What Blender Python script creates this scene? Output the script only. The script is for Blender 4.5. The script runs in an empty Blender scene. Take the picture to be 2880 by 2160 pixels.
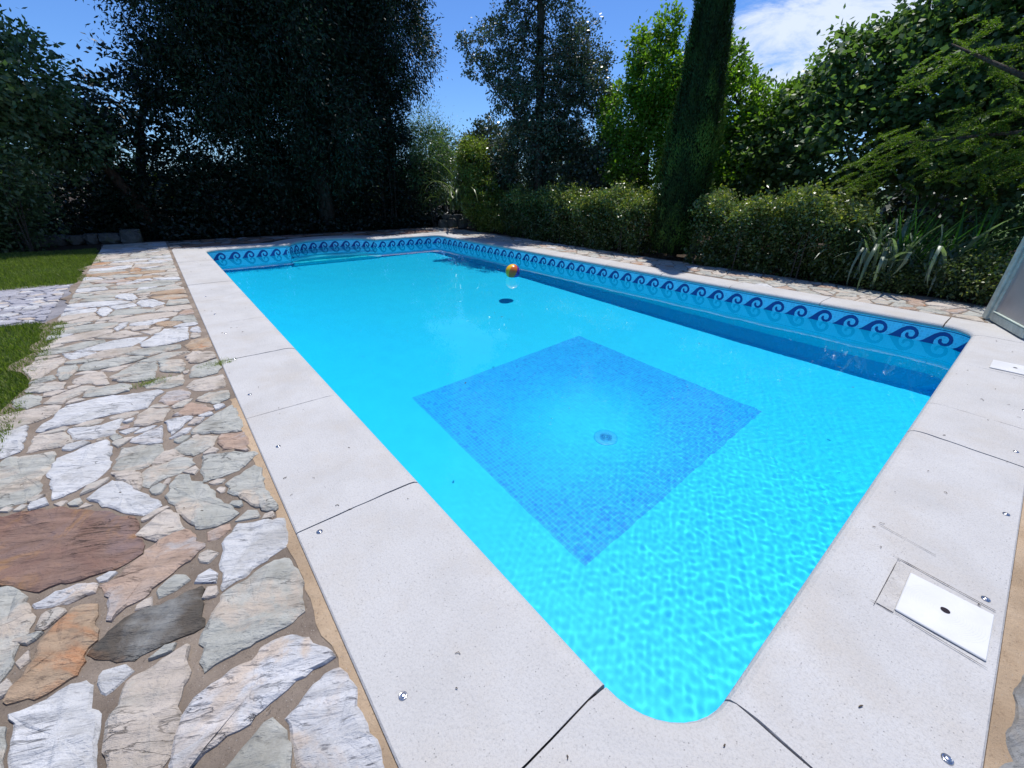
import bpy, math, random
import numpy as np
from mathutils import Vector, Matrix, noise as mnoise

rng = np.random.default_rng(7)
random.seed(7)
scene = bpy.context.scene
R = math.radians

# ------------------------------------------------------------------ camera
cam_data = bpy.data.cameras.new('camera')
cam = bpy.data.objects.new('camera', cam_data)
scene.collection.objects.link(cam)
scene.camera = cam
cam_data.sensor_width = 36.0
cam_data.lens = 14.40
cam_data.clip_start = 0.05
cam_data.clip_end = 1500
yaw, pitch, roll = 0.68642, 0.44956, 0.01173
fw = Vector((math.sin(yaw)*math.cos(pitch), math.cos(yaw)*math.cos(pitch), -math.sin(pitch)))
rt = Vector((math.cos(yaw), -math.sin(yaw), 0)); up = rt.cross(fw)
r2 = math.cos(roll)*rt + math.sin(roll)*up
u2 = -math.sin(roll)*rt + math.cos(roll)*up
CAMLOC = Vector((-0.7752, -0.1446, 1.5))
cam.matrix_world = Matrix(((r2.x, u2.x, -fw.x, CAMLOC.x), (r2.y, u2.y, -fw.y, CAMLOC.y), (r2.z, u2.z, -fw.z, CAMLOC.z), (0, 0, 0, 1)))

# ------------------------------------------------------------------ light
TO_SUN = Vector((0.27, 0.17, 1.0)).normalized()
SUN_EL = math.asin(TO_SUN.z); SUN_AZ = math.atan2(TO_SUN.x, TO_SUN.y)
sun_data = bpy.data.lights.new('sun', 'SUN')
sun_data.energy = 4.5; sun_data.angle = R(0.53); sun_data.color = (1.0, 0.965, 0.925)
sun = bpy.data.objects.new('sun', sun_data); scene.collection.objects.link(sun)
sun.rotation_euler = TO_SUN.to_track_quat('Z', 'Y').to_euler()
sun.location = (10, 6, 30)

world = bpy.data.worlds.new('World'); scene.world = world; world.use_nodes = True
nt = world.node_tree; nt.nodes.clear()
wo = nt.nodes.new('ShaderNodeOutputWorld'); bg = nt.nodes.new('ShaderNodeBackground')
sky = nt.nodes.new('ShaderNodeTexSky'); sky.sky_type = 'NISHITA'; sky.sun_disc = False
sky.sun_elevation = SUN_EL; sky.sun_rotation = SUN_AZ
sky.air_density = 1.0; sky.dust_density = 0.25; sky.ozone_density = 3.5; sky.altitude = 200
bg.inputs['Strength'].default_value = 0.118
# clouds: a thin bank in one part of the sky, mixed in by direction
geo = nt.nodes.new('ShaderNodeTexCoord')
def wmath(op, a, b=None, c=None):
    n = nt.nodes.new('ShaderNodeMath'); n.operation = op
    for i, v in enumerate((a, b, c)):
        if v is None: continue
        if isinstance(v, (int, float)): n.inputs[i].default_value = v
        else: nt.links.new(v, n.inputs[i])
    return n.outputs[0]
mp = nt.nodes.new('ShaderNodeMapping'); mp.inputs['Scale'].default_value = (1.0, 1.0, 2.6)
mp.inputs['Rotation'].default_value = (0.0, 0.25, 0.3)
nt.links.new(geo.outputs['Generated'], mp.inputs['Vector'])
nz = nt.nodes.new('ShaderNodeTexNoise'); nz.inputs['Scale'].default_value = 7.0; nz.inputs['Detail'].default_value = 12
nz.inputs['Roughness'].default_value = 0.66; nz.inputs['Distortion'].default_value = 0.5
nt.links.new(mp.outputs[0], nz.inputs['Vector'])
def cloud_mask(az, el, r0, r1):
    d = (math.sin(R(az))*math.cos(R(el)), math.cos(R(az))*math.cos(R(el)), math.sin(R(el)))
    vm = nt.nodes.new('ShaderNodeVectorMath'); vm.operation = 'DISTANCE'
    nt.links.new(geo.outputs['Generated'], vm.inputs[0]); vm.inputs[1].default_value = d
    mr = nt.nodes.new('ShaderNodeMapRange'); mr.interpolation_type = 'SMOOTHSTEP'
    mr.inputs['From Min'].default_value = r0; mr.inputs['From Max'].default_value = r1
    mr.inputs['To Min'].default_value = 1; mr.inputs['To Max'].default_value = 0
    nt.links.new(vm.outputs['Value'], mr.inputs['Value'])
    return mr.outputs[0]
m = None
for a in ((67, 12.0, 0.03, 0.22), (74, 15, 0.05, 0.25), (92, 14, 0.05, 0.3), (150, 25, 0.1, 0.5), (260, 20, 0.1, 0.5)):
    q = cloud_mask(*a); m = q if m is None else wmath('MAXIMUM', m, q)
cl = wmath('MULTIPLY_ADD', m, 0.50, wmath('SUBTRACT', nz.outputs['Fac'], 0.74))
mr = nt.nodes.new('ShaderNodeMapRange'); mr.interpolation_type = 'SMOOTHSTEP'
mr.inputs['From Min'].default_value = 0.0; mr.inputs['From Max'].default_value = 0.34
mr.inputs['To Max'].default_value = 0.85
nt.links.new(cl, mr.inputs['Value'])
tint = nt.nodes.new('ShaderNodeMix'); tint.data_type = 'RGBA'; tint.blend_type = 'MULTIPLY'
tint.inputs[0].default_value = 1.0
nt.links.new(sky.outputs[0], tint.inputs[6]); tint.inputs[7].default_value = (0.52, 0.76, 1.12, 1)
mx = nt.nodes.new('ShaderNodeMix'); mx.data_type = 'RGBA'
nt.links.new(mr.outputs[0], mx.inputs[0]); nt.links.new(tint.outputs[2], mx.inputs[6]); mx.inputs[7].default_value = (6.4, 7.0, 8.0, 1)
nt.links.new(mx.outputs[2], bg.inputs['Color']); nt.links.new(bg.outputs[0], wo.inputs['Surface'])

vs = scene.view_settings
vs.view_transform = 'Standard'; vs.look = 'None'; vs.exposure = 0.21; vs.gamma = 1.0; vs.use_curve_mapping = False
cy = scene.cycles
cy.use_denoising = True; cy.max_bounces = 10; cy.diffuse_bounces = 6; cy.glossy_bounces = 4
cy.transmission_bounces = 8; cy.transparent_max_bounces = 8; cy.caustics_refractive = True; cy.caustics_reflective = False
cy.sample_clamp_indirect = 6.0; cy.blur_glossy = 0.5
scene.render.film_transparent = False

# ------------------------------------------------------------------ helpers
def link(o, parent=None):
    scene.collection.objects.link(o)
    if parent is not None: o.parent = parent
    return o
def tag(o, label=None, cat=None, group=None, kind=None):
    if label: o['label'] = label
    if cat: o['category'] = cat
    if group: o['group'] = group
    if kind: o['kind'] = kind
    return o
def empty(name, loc=(0, 0, 0), rz=0.0):
    o = bpy.data.objects.new(name, None); link(o); o.location = loc; o.rotation_euler = (0, 0, rz)
    o.empty_display_size = 0.1
    return o
def mesh_obj(name, verts, faces, mat, parent=None, smooth=False, mats=None):
    me = bpy.data.meshes.new(name)
    me.from_pydata([tuple(v) for v in verts], [], faces)
    if mats:
        for m_ in mats: me.materials.append(m_)
    elif mat: me.materials.append(mat)
    me.validate(); me.update()
    if smooth: me.polygons.foreach_set('use_smooth', [True]*len(me.polygons))
    return link(bpy.data.objects.new(name, me), parent)
def quads_obj(name, co, mat, parent=None, tone=None, n=4, smooth=False):
    """co: (N*n,3) array, every n consecutive vertices are one face"""
    co = np.ascontiguousarray(co, dtype=np.float32); nv = len(co); nf = nv//n
    me = bpy.data.meshes.new(name)
    me.vertices.add(nv); me.vertices.foreach_set('co', co.ravel())
    me.loops.add(nv); me.loops.foreach_set('vertex_index', np.arange(nv, dtype=np.int32))
    me.polygons.add(nf)
    me.polygons.foreach_set('loop_start', np.arange(0, nv, n, dtype=np.int32))
    me.polygons.foreach_set('loop_total', np.full(nf, n, dtype=np.int32))
    if tone is not None:
        at = me.attributes.new('tone', 'FLOAT', 'FACE'); at.data.foreach_set('value', np.asarray(tone, dtype=np.float32))
    me.materials.append(mat); me.update(calc_edges=True)
    return link(bpy.data.objects.new(name, me), parent)

class MB:
    def __init__(s): s.v = []; s.f = []
    def add(s, vs_, fs_):
        b = len(s.v); s.v += [tuple(v) for v in vs_]; s.f += [tuple(b+i for i in f) for f in fs_]
    def box(s, c, d, rz=0.0, bev=0.0):
        x, y, z = d[0]/2, d[1]/2, d[2]/2; ca, sa = math.cos(rz), math.sin(rz)
        b = min(bev, x*.9, y*.9, z*.9)
        def P(a, b_, c_): return (c[0]+a*ca-b_*sa, c[1]+a*sa+b_*ca, c[2]+c_)
        if b <= 0:
            v = [P(a, b_, c_) for c_ in (-z, z) for a, b_ in ((-x, -y), (x, -y), (x, y), (-x, y))]
            s.add(v, [(3, 2, 1, 0), (4, 5, 6, 7), (0, 1, 5, 4), (1, 2, 6, 5), (2, 3, 7, 6), (3, 0, 4, 7)]); return
        rings = []
        for zz, ins in ((-z, b), (-z+b, 0), (z-b, 0), (z, b)):
            xx, yy = x-ins, y-ins
            k = b if ins == 0 else b*.3
            ring = [(-xx+k, -yy), (xx-k, -yy), (xx, -yy+k), (xx, yy-k), (xx-k, yy), (-xx+k, yy), (-xx, yy-k), (-xx, -yy+k)]
            rings.append([P(a, b_, zz) for a, b_ in ring])
        v = sum(rings, []); f = [tuple(range(7, -1, -1)), tuple(range(24, 32))]
        for r in range(3):
            for i in range(8): f.append((r*8+i, r*8+(i+1) % 8, r*8+8+(i+1) % 8, r*8+8+i))
        s.add(v, f)
    def tube(s, pts, rads, n=8, cap=True):
        pts = [Vector(p) for p in pts]; m_ = len(pts); base = len(s.v)
        if not hasattr(rads, '__len__'): rads = [rads]*m_
        prev = None
        for i, p in enumerate(pts):
            t = (pts[min(i+1, m_-1)]-pts[max(i-1, 0)]).normalized()
            a = prev if prev is not None else (Vector((1, 0, 0)) if abs(t.x) < .8 else Vector((0, 1, 0)))
            u = (a - t*a.dot(t)).normalized(); w = t.cross(u); prev = u
            for k in range(n):
                th = 2*math.pi*k/n; q = p + (u*math.cos(th)+w*math.sin(th))*rads[i]; s.v.append(tuple(q))
        for i in range(m_-1):
            for k in range(n):
                s.f.append((base+i*n+k, base+i*n+(k+1) % n, base+(i+1)*n+(k+1) % n, base+(i+1)*n+k))
        if cap:
            s.f.append(tuple(base+k for k in range(n-1, -1, -1))); s.f.append(tuple(base+(m_-1)*n+k for k in range(n)))
    def lathe(s, prof, c=(0, 0, 0), n=20):
        base = len(s.v)
        for r, z in prof:
            for k in range(n):
                th = 2*math.pi*k/n; s.v.append((c[0]+r*math.cos(th), c[1]+r*math.sin(th), c[2]+z))
        for i in range(len(prof)-1):
            for k in range(n):
                s.f.append((base+i*n+k, base+i*n+(k+1) % n, base+(i+1)*n+(k+1) % n, base+(i+1)*n+k))
        s.f.append(tuple(base+(len(prof)-1)*n+k for k in range(n)))
    def build(s, name, mat, parent=None, smooth=False):
        return mesh_obj(name, s.v, s.f, mat, parent, smooth)

# ------------------------------------------------------------------ materials
class NM:
    """small helper round a node material"""
    def __init__(s, name):
        s.m = bpy.data.materials.new(name); s.m.use_nodes = True; s.t = s.m.node_tree
        s.b = s.t.nodes['Principled BSDF']; s.out = s.t.nodes['Material Output']; s._pos = None
    def n(s, t, **kw):
        nd = s.t.nodes.new(t)
        for k, v in kw.items(): setattr(nd, k, v)
        return nd
    def l(s, a, b): s.t.links.new(a, b)
    def setv(s, sock, v):
        if isinstance(v, bpy.types.NodeSocket): s.l(v, sock)
        elif hasattr(v, '__len__') and len(v) == 3 and sock.type == 'RGBA': sock.default_value = (*v, 1)
        else: sock.default_value = v
    def pos(s):
        if s._pos is None: s._pos = s.n('ShaderNodeNewGeometry')
        return s._pos.outputs['Position']
    def obj(s): return s.n('ShaderNodeTexCoord').outputs['Object']
    def mapping(s, v, scale=(1, 1, 1), rot=(0, 0, 0), loc=(0, 0, 0)):
        m_ = s.n('ShaderNodeMapping'); s.l(v, m_.inputs[0]); m_.inputs['Scale'].default_value = scale
        m_.inputs['Rotation'].default_value = rot
        s.setv(m_.inputs['Location'], loc); return m_.outputs[0]
    def noise(s, v, scale, detail=4, rough=.55, dist=0.0, col=False):
        q = s.n('ShaderNodeTexNoise'); s.l(v, q.inputs['Vector']); q.inputs['Scale'].default_value = scale
        q.inputs['Detail'].default_value = detail; q.inputs['Roughness'].default_value = rough; q.inputs['Distortion'].default_value = dist
        return q.outputs['Color' if col else 'Fac']
    def vor(s, v, scale, feature='F1', out='Distance', rnd=1.0):
        q = s.n('ShaderNodeTexVoronoi', feature=feature); s.l(v, q.inputs['Vector']); q.inputs['Scale'].default_value = scale
        q.inputs['Randomness'].default_value = rnd
        return q.outputs[out]
    def ramp(s, v, stops):
        q = s.n('ShaderNodeValToRGB'); s.l(v, q.inputs[0]); e = q.color_ramp.elements
        while len(e) < len(stops): e.new(.5)
        for i, (p, c) in enumerate(stops):
            e[i].position = p; e[i].color = (*c, 1) if hasattr(c, '__len__') else (c, c, c, 1)
        return q.outputs[0]
    def mix(s, f, a, b, bt='MIX'):
        q = s.n('ShaderNodeMix', data_type='RGBA', blend_type=bt); s.setv(q.inputs[0], f); s.setv(q.inputs[6], a); s.setv(q.inputs[7], b)
        return q.outputs[2]
    def math(s, op, a, b=None, c=None):
        q = s.n('ShaderNodeMath', operation=op); s.setv(q.inputs[0], a)
        if b is not None: s.setv(q.inputs[1], b)
        if c is not None: s.setv(q.inputs[2], c)
        return q.outputs[0]
    def rng(s, v, a, b, c=0.0, d=1.0, smooth=False):
        q = s.n('ShaderNodeMapRange'); s.l(v, q.inputs[0]); q.interpolation_type = 'SMOOTHSTEP' if smooth else 'LINEAR'
        for i, x in enumerate((a, b, c, d)): s.setv(q.inputs[i+1], x)
        return q.outputs[0]
    def bump(s, h, strength=.3, dist=.01):
        q = s.n('ShaderNodeBump'); s.l(h, q.inputs['Height']); q.inputs['Strength'].default_value = strength; q.inputs['Distance'].default_value = dist
        s.l(q.outputs[0], s.b.inputs['Normal'])
    def fin(s, col=None, rough=.6, spec=.5, metal=0.0):
        if col is not None: s.setv(s.b.inputs['Base Color'], col)
        s.setv(s.b.inputs['Roughness'], rough); s.b.inputs['Specular IOR Level'].default_value = spec; s.b.inputs['Metallic'].default_value = metal
        return s.m

def m_coping():
    k = NM('cast_stone_coping'); p = k.pos()
    base = k.ramp(k.noise(p, 2.3, 5, .6), [(.32, (.41, .402, .392)), (.5, (.455, .448, .44)), (.7, (.49, .485, .478))])
    rnd = k.n('ShaderNodeObjectInfo').outputs['Random']
    base = k.mix(k.math('MULTIPLY', rnd, .35), base, (.44, .425, .40))
    warm = k.rng(k.noise(p, 1.9, 6, .7), .48, .70, 0, .6)
    base = k.mix(warm, base, (.42, .385, .34))
    sp = k.rng(k.noise(p, 115, 5, .85), .50, .68, 0, .75)
    base = k.mix(sp, base, (.30, .29, .28))
    v = k.vor(p, 110, 'F1'); keep = k.rng(k.vor(p, 110, 'F1', 'Color'), .74, .84)
    pit = k.math('MULTIPLY', k.rng(v, .10, .22, 1, 0), keep)
    base = k.mix(k.math('MULTIPLY', pit, .7), base, (.17, .16, .15))
    v2 = k.vor(k.mapping(p, (1, 2.2, 1), (0, 0, .6)), 13, 'F1'); k2 = k.rng(k.vor(k.mapping(p, (1, 2.2, 1), (0, 0, .6)), 13, 'F1', 'Color'), .86, .88)
    st = k.math('MULTIPLY', k.rng(v2, .02, .07, .6, 0), k2)
    base = k.mix(k.math('MULTIPLY', st, .7), base, (.22, .20, .18))
    h = k.math('SUBTRACT', k.math('ADD', k.noise(p, 70, 5, .7), k.math('MULTIPLY', k.noise(p, 9, 4), .6)), k.math('MULTIPLY', pit, .8))
    k.bump(h, .7, .008)
    return k.fin(base, .8, .25)
def m_mortar(name, c1, c2):
    k = NM(name); p = k.pos()
    base = k.ramp(k.noise(p, 5, 6, .7), [(.3, c1), (.7, c2)])
    base = k.mix(k.rng(k.noise(p, 90, 3, .7), .58, .7, 0, .6), base, tuple(x*.45 for x in c1))
    base = k.mix(k.rng(k.vor(p, 70), .08, .16, .6, 0), base, (.45, .42, .38))
    base = k.mix(k.rng(k.noise(p, 1.6, 3), .45, .7, 0, .55), base, tuple(x*.55 for x in c1))
    k.bump(k.math('ADD', k.noise(p, 55, 7, .8), k.math('MULTIPLY', k.noise(p, 10, 5), 1.6)), .9, .014)
    return k.fin(base, .95, .15)
def m_stone(name, cols, vein=.4, crackcol=(.06, .055, .05), stain=None, rough=.75):
    k = NM(name); p = k.pos(); oi = k.n('ShaderNodeObjectInfo'); rnd = oi.outputs['Random']
    ang = k.n('ShaderNodeCombineXYZ'); k.l(k.math('MULTIPLY', rnd, 40.), ang.inputs[0]); k.l(k.math('MULTIPLY', rnd, 17.), ang.inputs[1]); 
    q = k.mapping(p, (1, 1, 1), (0, 0, .5), ang.outputs[0])
    qs = k.mapping(q, (1.0, 4.2, 1.0), (0, 0, .35))
    n1 = k.noise(q, 3.2, 6, .6, .6)
    base = k.ramp(n1, [(.28, cols[0]), (.5, cols[1]), (.72, cols[2])])
    base = k.mix(k.math('MULTIPLY', rnd, .4), base, k.mix(k.noise(q, 1.3, 3), cols[0], cols[1]))
    if stain is not None:
        base = k.mix(k.rng(k.noise(q, 2.6, 5, .65, 1.0), .50, .64, 0, .85, True), base, stain)
    streak = k.rng(k.noise(qs, 13, 6, .65, .3), .55, .72, 0, vein, True)
    base = k.mix(streak, base, crackcol)
    line = k.math('ABSOLUTE', k.math('SUBTRACT', k.noise(qs, 2.6, 6, .6, .8), .5))
    lm = k.rng(line, .0, .013, .8, 0)
    gate = k.rng(k.noise(q, 4.0, 3), .48, .6)
    lm = k.math('MULTIPLY', lm, gate)
    base = k.mix(lm, base, crackcol)
    base = k.mix(k.rng(k.noise(q, 110, 3, .7), .6, .75, 0, .35), base, tuple(c*.45 for c in cols[0]))
    base = k.mix(k.rng(k.noise(p, 2.2, 6, .7), .50, .66, 0, .55, True), base, tuple(.55*c+d for c, d in zip(cols[0], (.05, .035, .015))))
    h = k.math('ADD', k.math('MULTIPLY', k.noise(qs, 4.5, 9, .66, .5), 1.3), k.math('MULTIPLY', k.noise(q, 40, 5, .7), .22))
    h = k.math('SUBTRACT', h, k.math('MULTIPLY', lm, .25)); h = k.math('SUBTRACT', h, k.math('MULTIPLY', streak, .18))
    k.bump(h, .95, .036)
    return k.fin(base, rough, .3)
def m_leaf(name, dark, light, accent=None, trans=.3, rough=.42, spec=.5):
    k = NM(name)
    at = k.n('ShaderNodeAttribute', attribute_name='tone'); t = at.outputs['Fac']
    stops = [(0.0, dark), (.75, light)] + ([(.97, accent)] if accent else [])
    base = k.ramp(t, stops)
    k.fin(base, rough, spec)
    tr = k.n('ShaderNodeBsdfTranslucent')
    k.l(k.mix(1.0, base, (1.1, 1.35, .45), 'MULTIPLY'), tr.inputs[0])
    ms = k.n('ShaderNodeMixShader'); ms.inputs[0].default_value = trans
    k.l(k.b.outputs[0], ms.inputs[1]); k.l(tr.outputs[0], ms.inputs[2]); k.l(ms.outputs[0], k.out.inputs['Surface'])
    return k.m
def m_bark(name, a, b):
    k = NM(name); p = k.pos(); q = k.mapping(p, (1, 1, .25))
    n1 = k.noise(q, 22, 6, .7)
    k.bump(n1, 1.0, .03)
    return k.fin(k.ramp(n1, [(.35, a), (.65, b)]), .9, .2)
def m_plain(name, col, rough=.5, spec=.5, metal=0., var=.12, bump=.1, scale=18):
    k = NM(name); p = k.pos(); n1 = k.noise(p, scale, 5, .65)
    base = k.mix(k.rng(n1, .35, .7, 0, 1), col, tuple(c*(1-var*2.2) for c in col))
    k.bump(n1, bump, .004)
    return k.fin(base, rough, spec, metal)
# ------------------------------------------------------------------ the pool
W, L, DW = 6.596, 12.96, 0.277           # inner width, inner length, water level below the coping
ZB, ZC = -1.90, -1.60                     # floor, top of the sloped cove
RC = 0.27                                 # radius of the rounded corners
AX, AR, AS = 3.15, 1.256, 0.92            # the bowed far end: centre x, radius, sagitta
AH = 1.21
AYC = L + AS - AR                         # its circle centre
def arc(cx, cy_, r, a0, a1, n): return [(cx+r*math.cos(a0+(a1-a0)*i/n), cy_+r*math.sin(a0+(a1-a0)*i/n)) for i in range(n+1)]
# each run: list of inner edge points, clockwise seen from above starting at the near left corner
def line(a, b, n): return [(a[0]+(b[0]-a[0])*i/n, a[1]+(b[1]-a[1])*i/n) for i in range(n+1)]
a_l = math.atan2(L-AYC, -AH); a_r = math.atan2(L-AYC, AH)
PATH = (line((0, RC), (0, L-RC), 24) + arc(RC, L-RC, RC, math.pi, math.pi/2, 8)[1:] + line((RC, L), (AX-AH, L), 5)[1:]
        + arc(AX, AYC, AR, a_l, a_r, 24)[1:] + line((AX+AH, L), (W-RC, L), 6)[1:] + arc(W-RC, L-RC, RC, math.pi/2, 0, 8)[1:]
        + line((W, L-RC), (W, RC), 24)[1:] + arc(W-RC, RC, RC, 0, -math.pi/2, 8)[1:] + line((W-RC, 0), (RC, 0), 14)[1:]
        + arc(RC, RC, RC, -math.pi/2, -math.pi, 8)[1:-1])
NP = len(PATH)
def normals(path):
    out = []
    n = len(path)
    for i in range(n):
        a, b, c = Vector(path[i-1]), Vector(path[i]), Vector(path[(i+1) % n])
        d1 = (b-a).normalized(); d2 = (c-b).normalized()
        t = (d1+d2).normalized(); nn = Vector((-t.y, t.x)); k = 1/max(.55, nn.dot(Vector((-d1.y, d1.x))))
        out.append(nn*k)     # points outward (left of a clockwise path)
    return out
PN = normals(PATH)
SEG = [0.0]
for i in range(NP): SEG.append(SEG[-1] + (Vector(PATH[(i+1) % NP])-Vector(PATH[i])).length)
def at_s(s):
    s = s % SEG[-1]
    lo = 0
    import bisect
    lo = bisect.bisect_right(SEG, s)-1; lo = min(lo, NP-1)
    f = (s-SEG[lo])/(SEG[lo+1]-SEG[lo]); a, b = Vector(PATH[lo]), Vector(PATH[(lo+1) % NP])
    d = (b-a).normalized()
    nn = (PN[lo]*(1-f)+PN[(lo+1) % NP]*f)
    return a*(1-f)+b*f, nn
def off(d): return [(p[0]+n_.x*d, p[1]+n_.y*d) for p, n_ in zip(PATH, PN)]
OV = 0.035
wall_in = off(OV)

def m_liner():
    k = NM('printed_pool_liner'); p = k.pos()
    sx = k.n('ShaderNodeSeparateXYZ'); k.l(p, sx.inputs[0]); z = sx.outputs[2]
    body = k.ramp(k.noise(p, 1.2, 3), [(.3, (.015, .82, .98)), (.7, (.02, .86, .99))])
    # tiny printed mosaic, cell 33 mm
    u = k.math('ADD', sx.outputs[0], sx.outputs[1])
    comb = k.n('ShaderNodeCombineXYZ'); k.l(u, comb.inputs[0]); k.l(z, comb.inputs[1])
    br = k.n('ShaderNodeTexBrick'); br.offset = 0; k.l(comb.outputs[0], br.inputs['Vector']); br.inputs['Scale'].default_value = 1
    br.inputs['Brick Width'].default_value = .033; br.inputs['Row Height'].default_value = .033; br.inputs['Mortar Size'].default_value = .002
    br.inputs['Color1'].default_value = (.9, .9, .9, 1); br.inputs['Color2'].default_value = (1.1, 1.1, 1.1, 1); br.inputs['Mortar'].default_value = (1.25, 1.2, 1.12, 1)
    bandc = k.mix(1.0, (.24, .72, .90), br.outputs[0], 'MULTIPLY')
    body2 = k.mix(.25, body, k.mix(1.0, body, br.outputs[0], 'MULTIPLY'))
    inband = k.math('MULTIPLY', k.math('GREATER_THAN', z, -.292), 1.0)
    col = k.mix(inband, body2, bandc)
    ln = k.math('MULTIPLY', k.math('GREATER_THAN', z, -.094), k.math('LESS_THAN', z, -.083))
    col = k.mix(ln, col, (.01, .10, .26))
    return k.fin(col, .42, .4)
def m_floor():
    k = NM('printed_liner_floor'); p = k.pos()
    sx = k.n('ShaderNodeSeparateXYZ'); k.l(p, sx.inputs[0])
    body = k.ramp(k.noise(p, .9, 4), [(.3, (.000, .655, .98)), (.7, (.001, .69, .99))])
    body = k.mix(k.rng(k.noise(p, 38, 4, .75), .58, .72, 0, .10), body, (.01, .45, .75))
    x, y = sx.outputs[0], sx.outputs[1]
    wob = .012
    def inside(v, a, b):
        return k.math('MULTIPLY', k.math('GREATER_THAN', v, a), k.math('LESS_THAN', v, b))
    jit = k.noise(p, 2.5, 2)
    sq = k.math('MULTIPLY', inside(x, 1.23, 4.43), inside(y, 1.32, 4.38))
    br = k.n('ShaderNodeTexBrick'); br.offset = 0; k.l(p, br.inputs['Vector']); br.inputs['Scale'].default_value = 1
    br.inputs['Brick Width'].default_value = .04; br.inputs['Row Height'].default_value = .04; br.inputs['Mortar Size'].default_value = .003
    br.inputs['Color1'].default_value = (.000, .31, .88, 1); br.inputs['Color2'].default_value = (.000, .45, .97, 1); br.inputs['Mortar'].default_value = (.004, .56, .98, 1)
    c2 = k.vor(k.mapping(p, (25, 25, 1)), 1.0, 'F1', 'Color', 0.0)
    dark = k.mix(k.rng(c2, .82, .9, 0, .55), br.outputs[0], (.000, .22, .78))
    d = k.n('ShaderNodeVectorMath', operation='DISTANCE'); k.l(p, d.inputs[0]); d.inputs[1].default_value = (2.62, 2.55, ZB)
    fade = k.rng(k.math('ADD', d.outputs['Value'], k.math('MULTIPLY', k.noise(p, 1.6, 3), .5)), .35, 1.7, .90, .05, True)
    dark = k.mix(fade, dark, body)
    col = k.mix(sq, body, dark)
    return k.fin(col, .5, .3)
M_LINER = m_liner(); M_FLOOR = m_floor(); M_COP = m_coping()

# basin: walls with sloped cove, floor
V, F = [], []
rings = [[(x, y, -.060) for x, y in wall_in], [(x, y, -.292) for x, y in wall_in], [(x, y, ZC) for x, y in wall_in]]
for r in rings: V += r
for r in range(2):
    for i in range(NP):
        j = (i+1) % NP; F.append((r*NP+i, (r+1)*NP+i, (r+1)*NP+j, r*NP+j))
basin = mesh_obj('pool_wall', V, F, M_LINER); tag(basin, kind='structure')
fl_out = [(x, y, ZC) for x, y in wall_in]
ins = [(p[0]-n_.x*(.27 if n_.x > .5 else .04), p[1]-n_.y*(.27 if n_.x > .5 else .04)) for p, n_ in zip(PATH, PN)]
V = fl_out + [(x, y, ZB) for x, y in ins]
F = [(i, NP+i, NP+(i+1) % NP, (i+1) % NP) for i in range(NP)]
V += [(AX, 6.0, ZB)]
F += [(NP+i, 2*NP, NP+(i+1) % NP) for i in range(NP)]
floor = mesh_obj('pool_floor', V, F, M_FLOOR); tag(floor, kind='structure')
# steps inside the bowed end
steps = empty('pool_steps'); tag(steps, kind='structure')
for k_, (rr, zt) in enumerate(((AR+.02, -.62), (AR-.0, -1.05), (AR+.0, -1.48))):
    cut = [L+.30, L+.0, L-.30][k_]
    pts = [(AX+rr*math.cos(a), AYC+rr*math.sin(a)) for a in np.linspace(math.pi*1.05, -math.pi*.05, 25)]
    pts = [(x, max(y, cut)) for x, y in pts]
    n_ = len(pts)
    v = [(x, y, zt) for x, y in pts] + [(x, y, ZB) for x, y in pts]
    f = [tuple(range(n_-1, -1, -1))] + [(i, (i+1) % n_, n_+(i+1) % n_, n_+i) for i in range(n_)]
    mesh_obj('step', v, f, M_LINER, steps)

# the wave border, one printed motif after the other, following the wall
M_WAVE = m_plain('wave_blue_print', (.006, .055, .27), .4, .5, var=.08, bump=.05, scale=60)
WAVE = [(-.06, -.02), (.10, .10), (.22, .25), (.34, .40), (.47, .50), (.60, .54), (.73, .51), (.84, .43), (.91, .31), (.92, .19), (.86, .08),
        (.76, .02), (.65, .02), (.56, .08), (.52, .17), (.54, .25), (.60, .27), (.62, .21), (.63, .15), (.69, .11), (.77, .14), (.80, .22), (.79, .31),
        (.72, .38), (.62, .39), (.52, .35), (.45, .27), (.41, .17), (.42, .06), (.46, -.02)]
border = empty('wave_border'); tag(border, kind='structure')
pitch_w = 0.325
tot = SEG[-1]; nw = round(tot/pitch_w); pw = tot/nw
for i in range(nw):
    s0 = i*pw+.05
    vv = []
    for u, h in WAVE:
        p, n_ = at_s(s0+u*pw)
        q = p + n_*(OV-.003)
        vv.append((q.x, q.y, -.286+h*.325*1.03))
    mesh_obj('wave', vv, [tuple(range(len(vv)))], M_WAVE, border)

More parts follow.
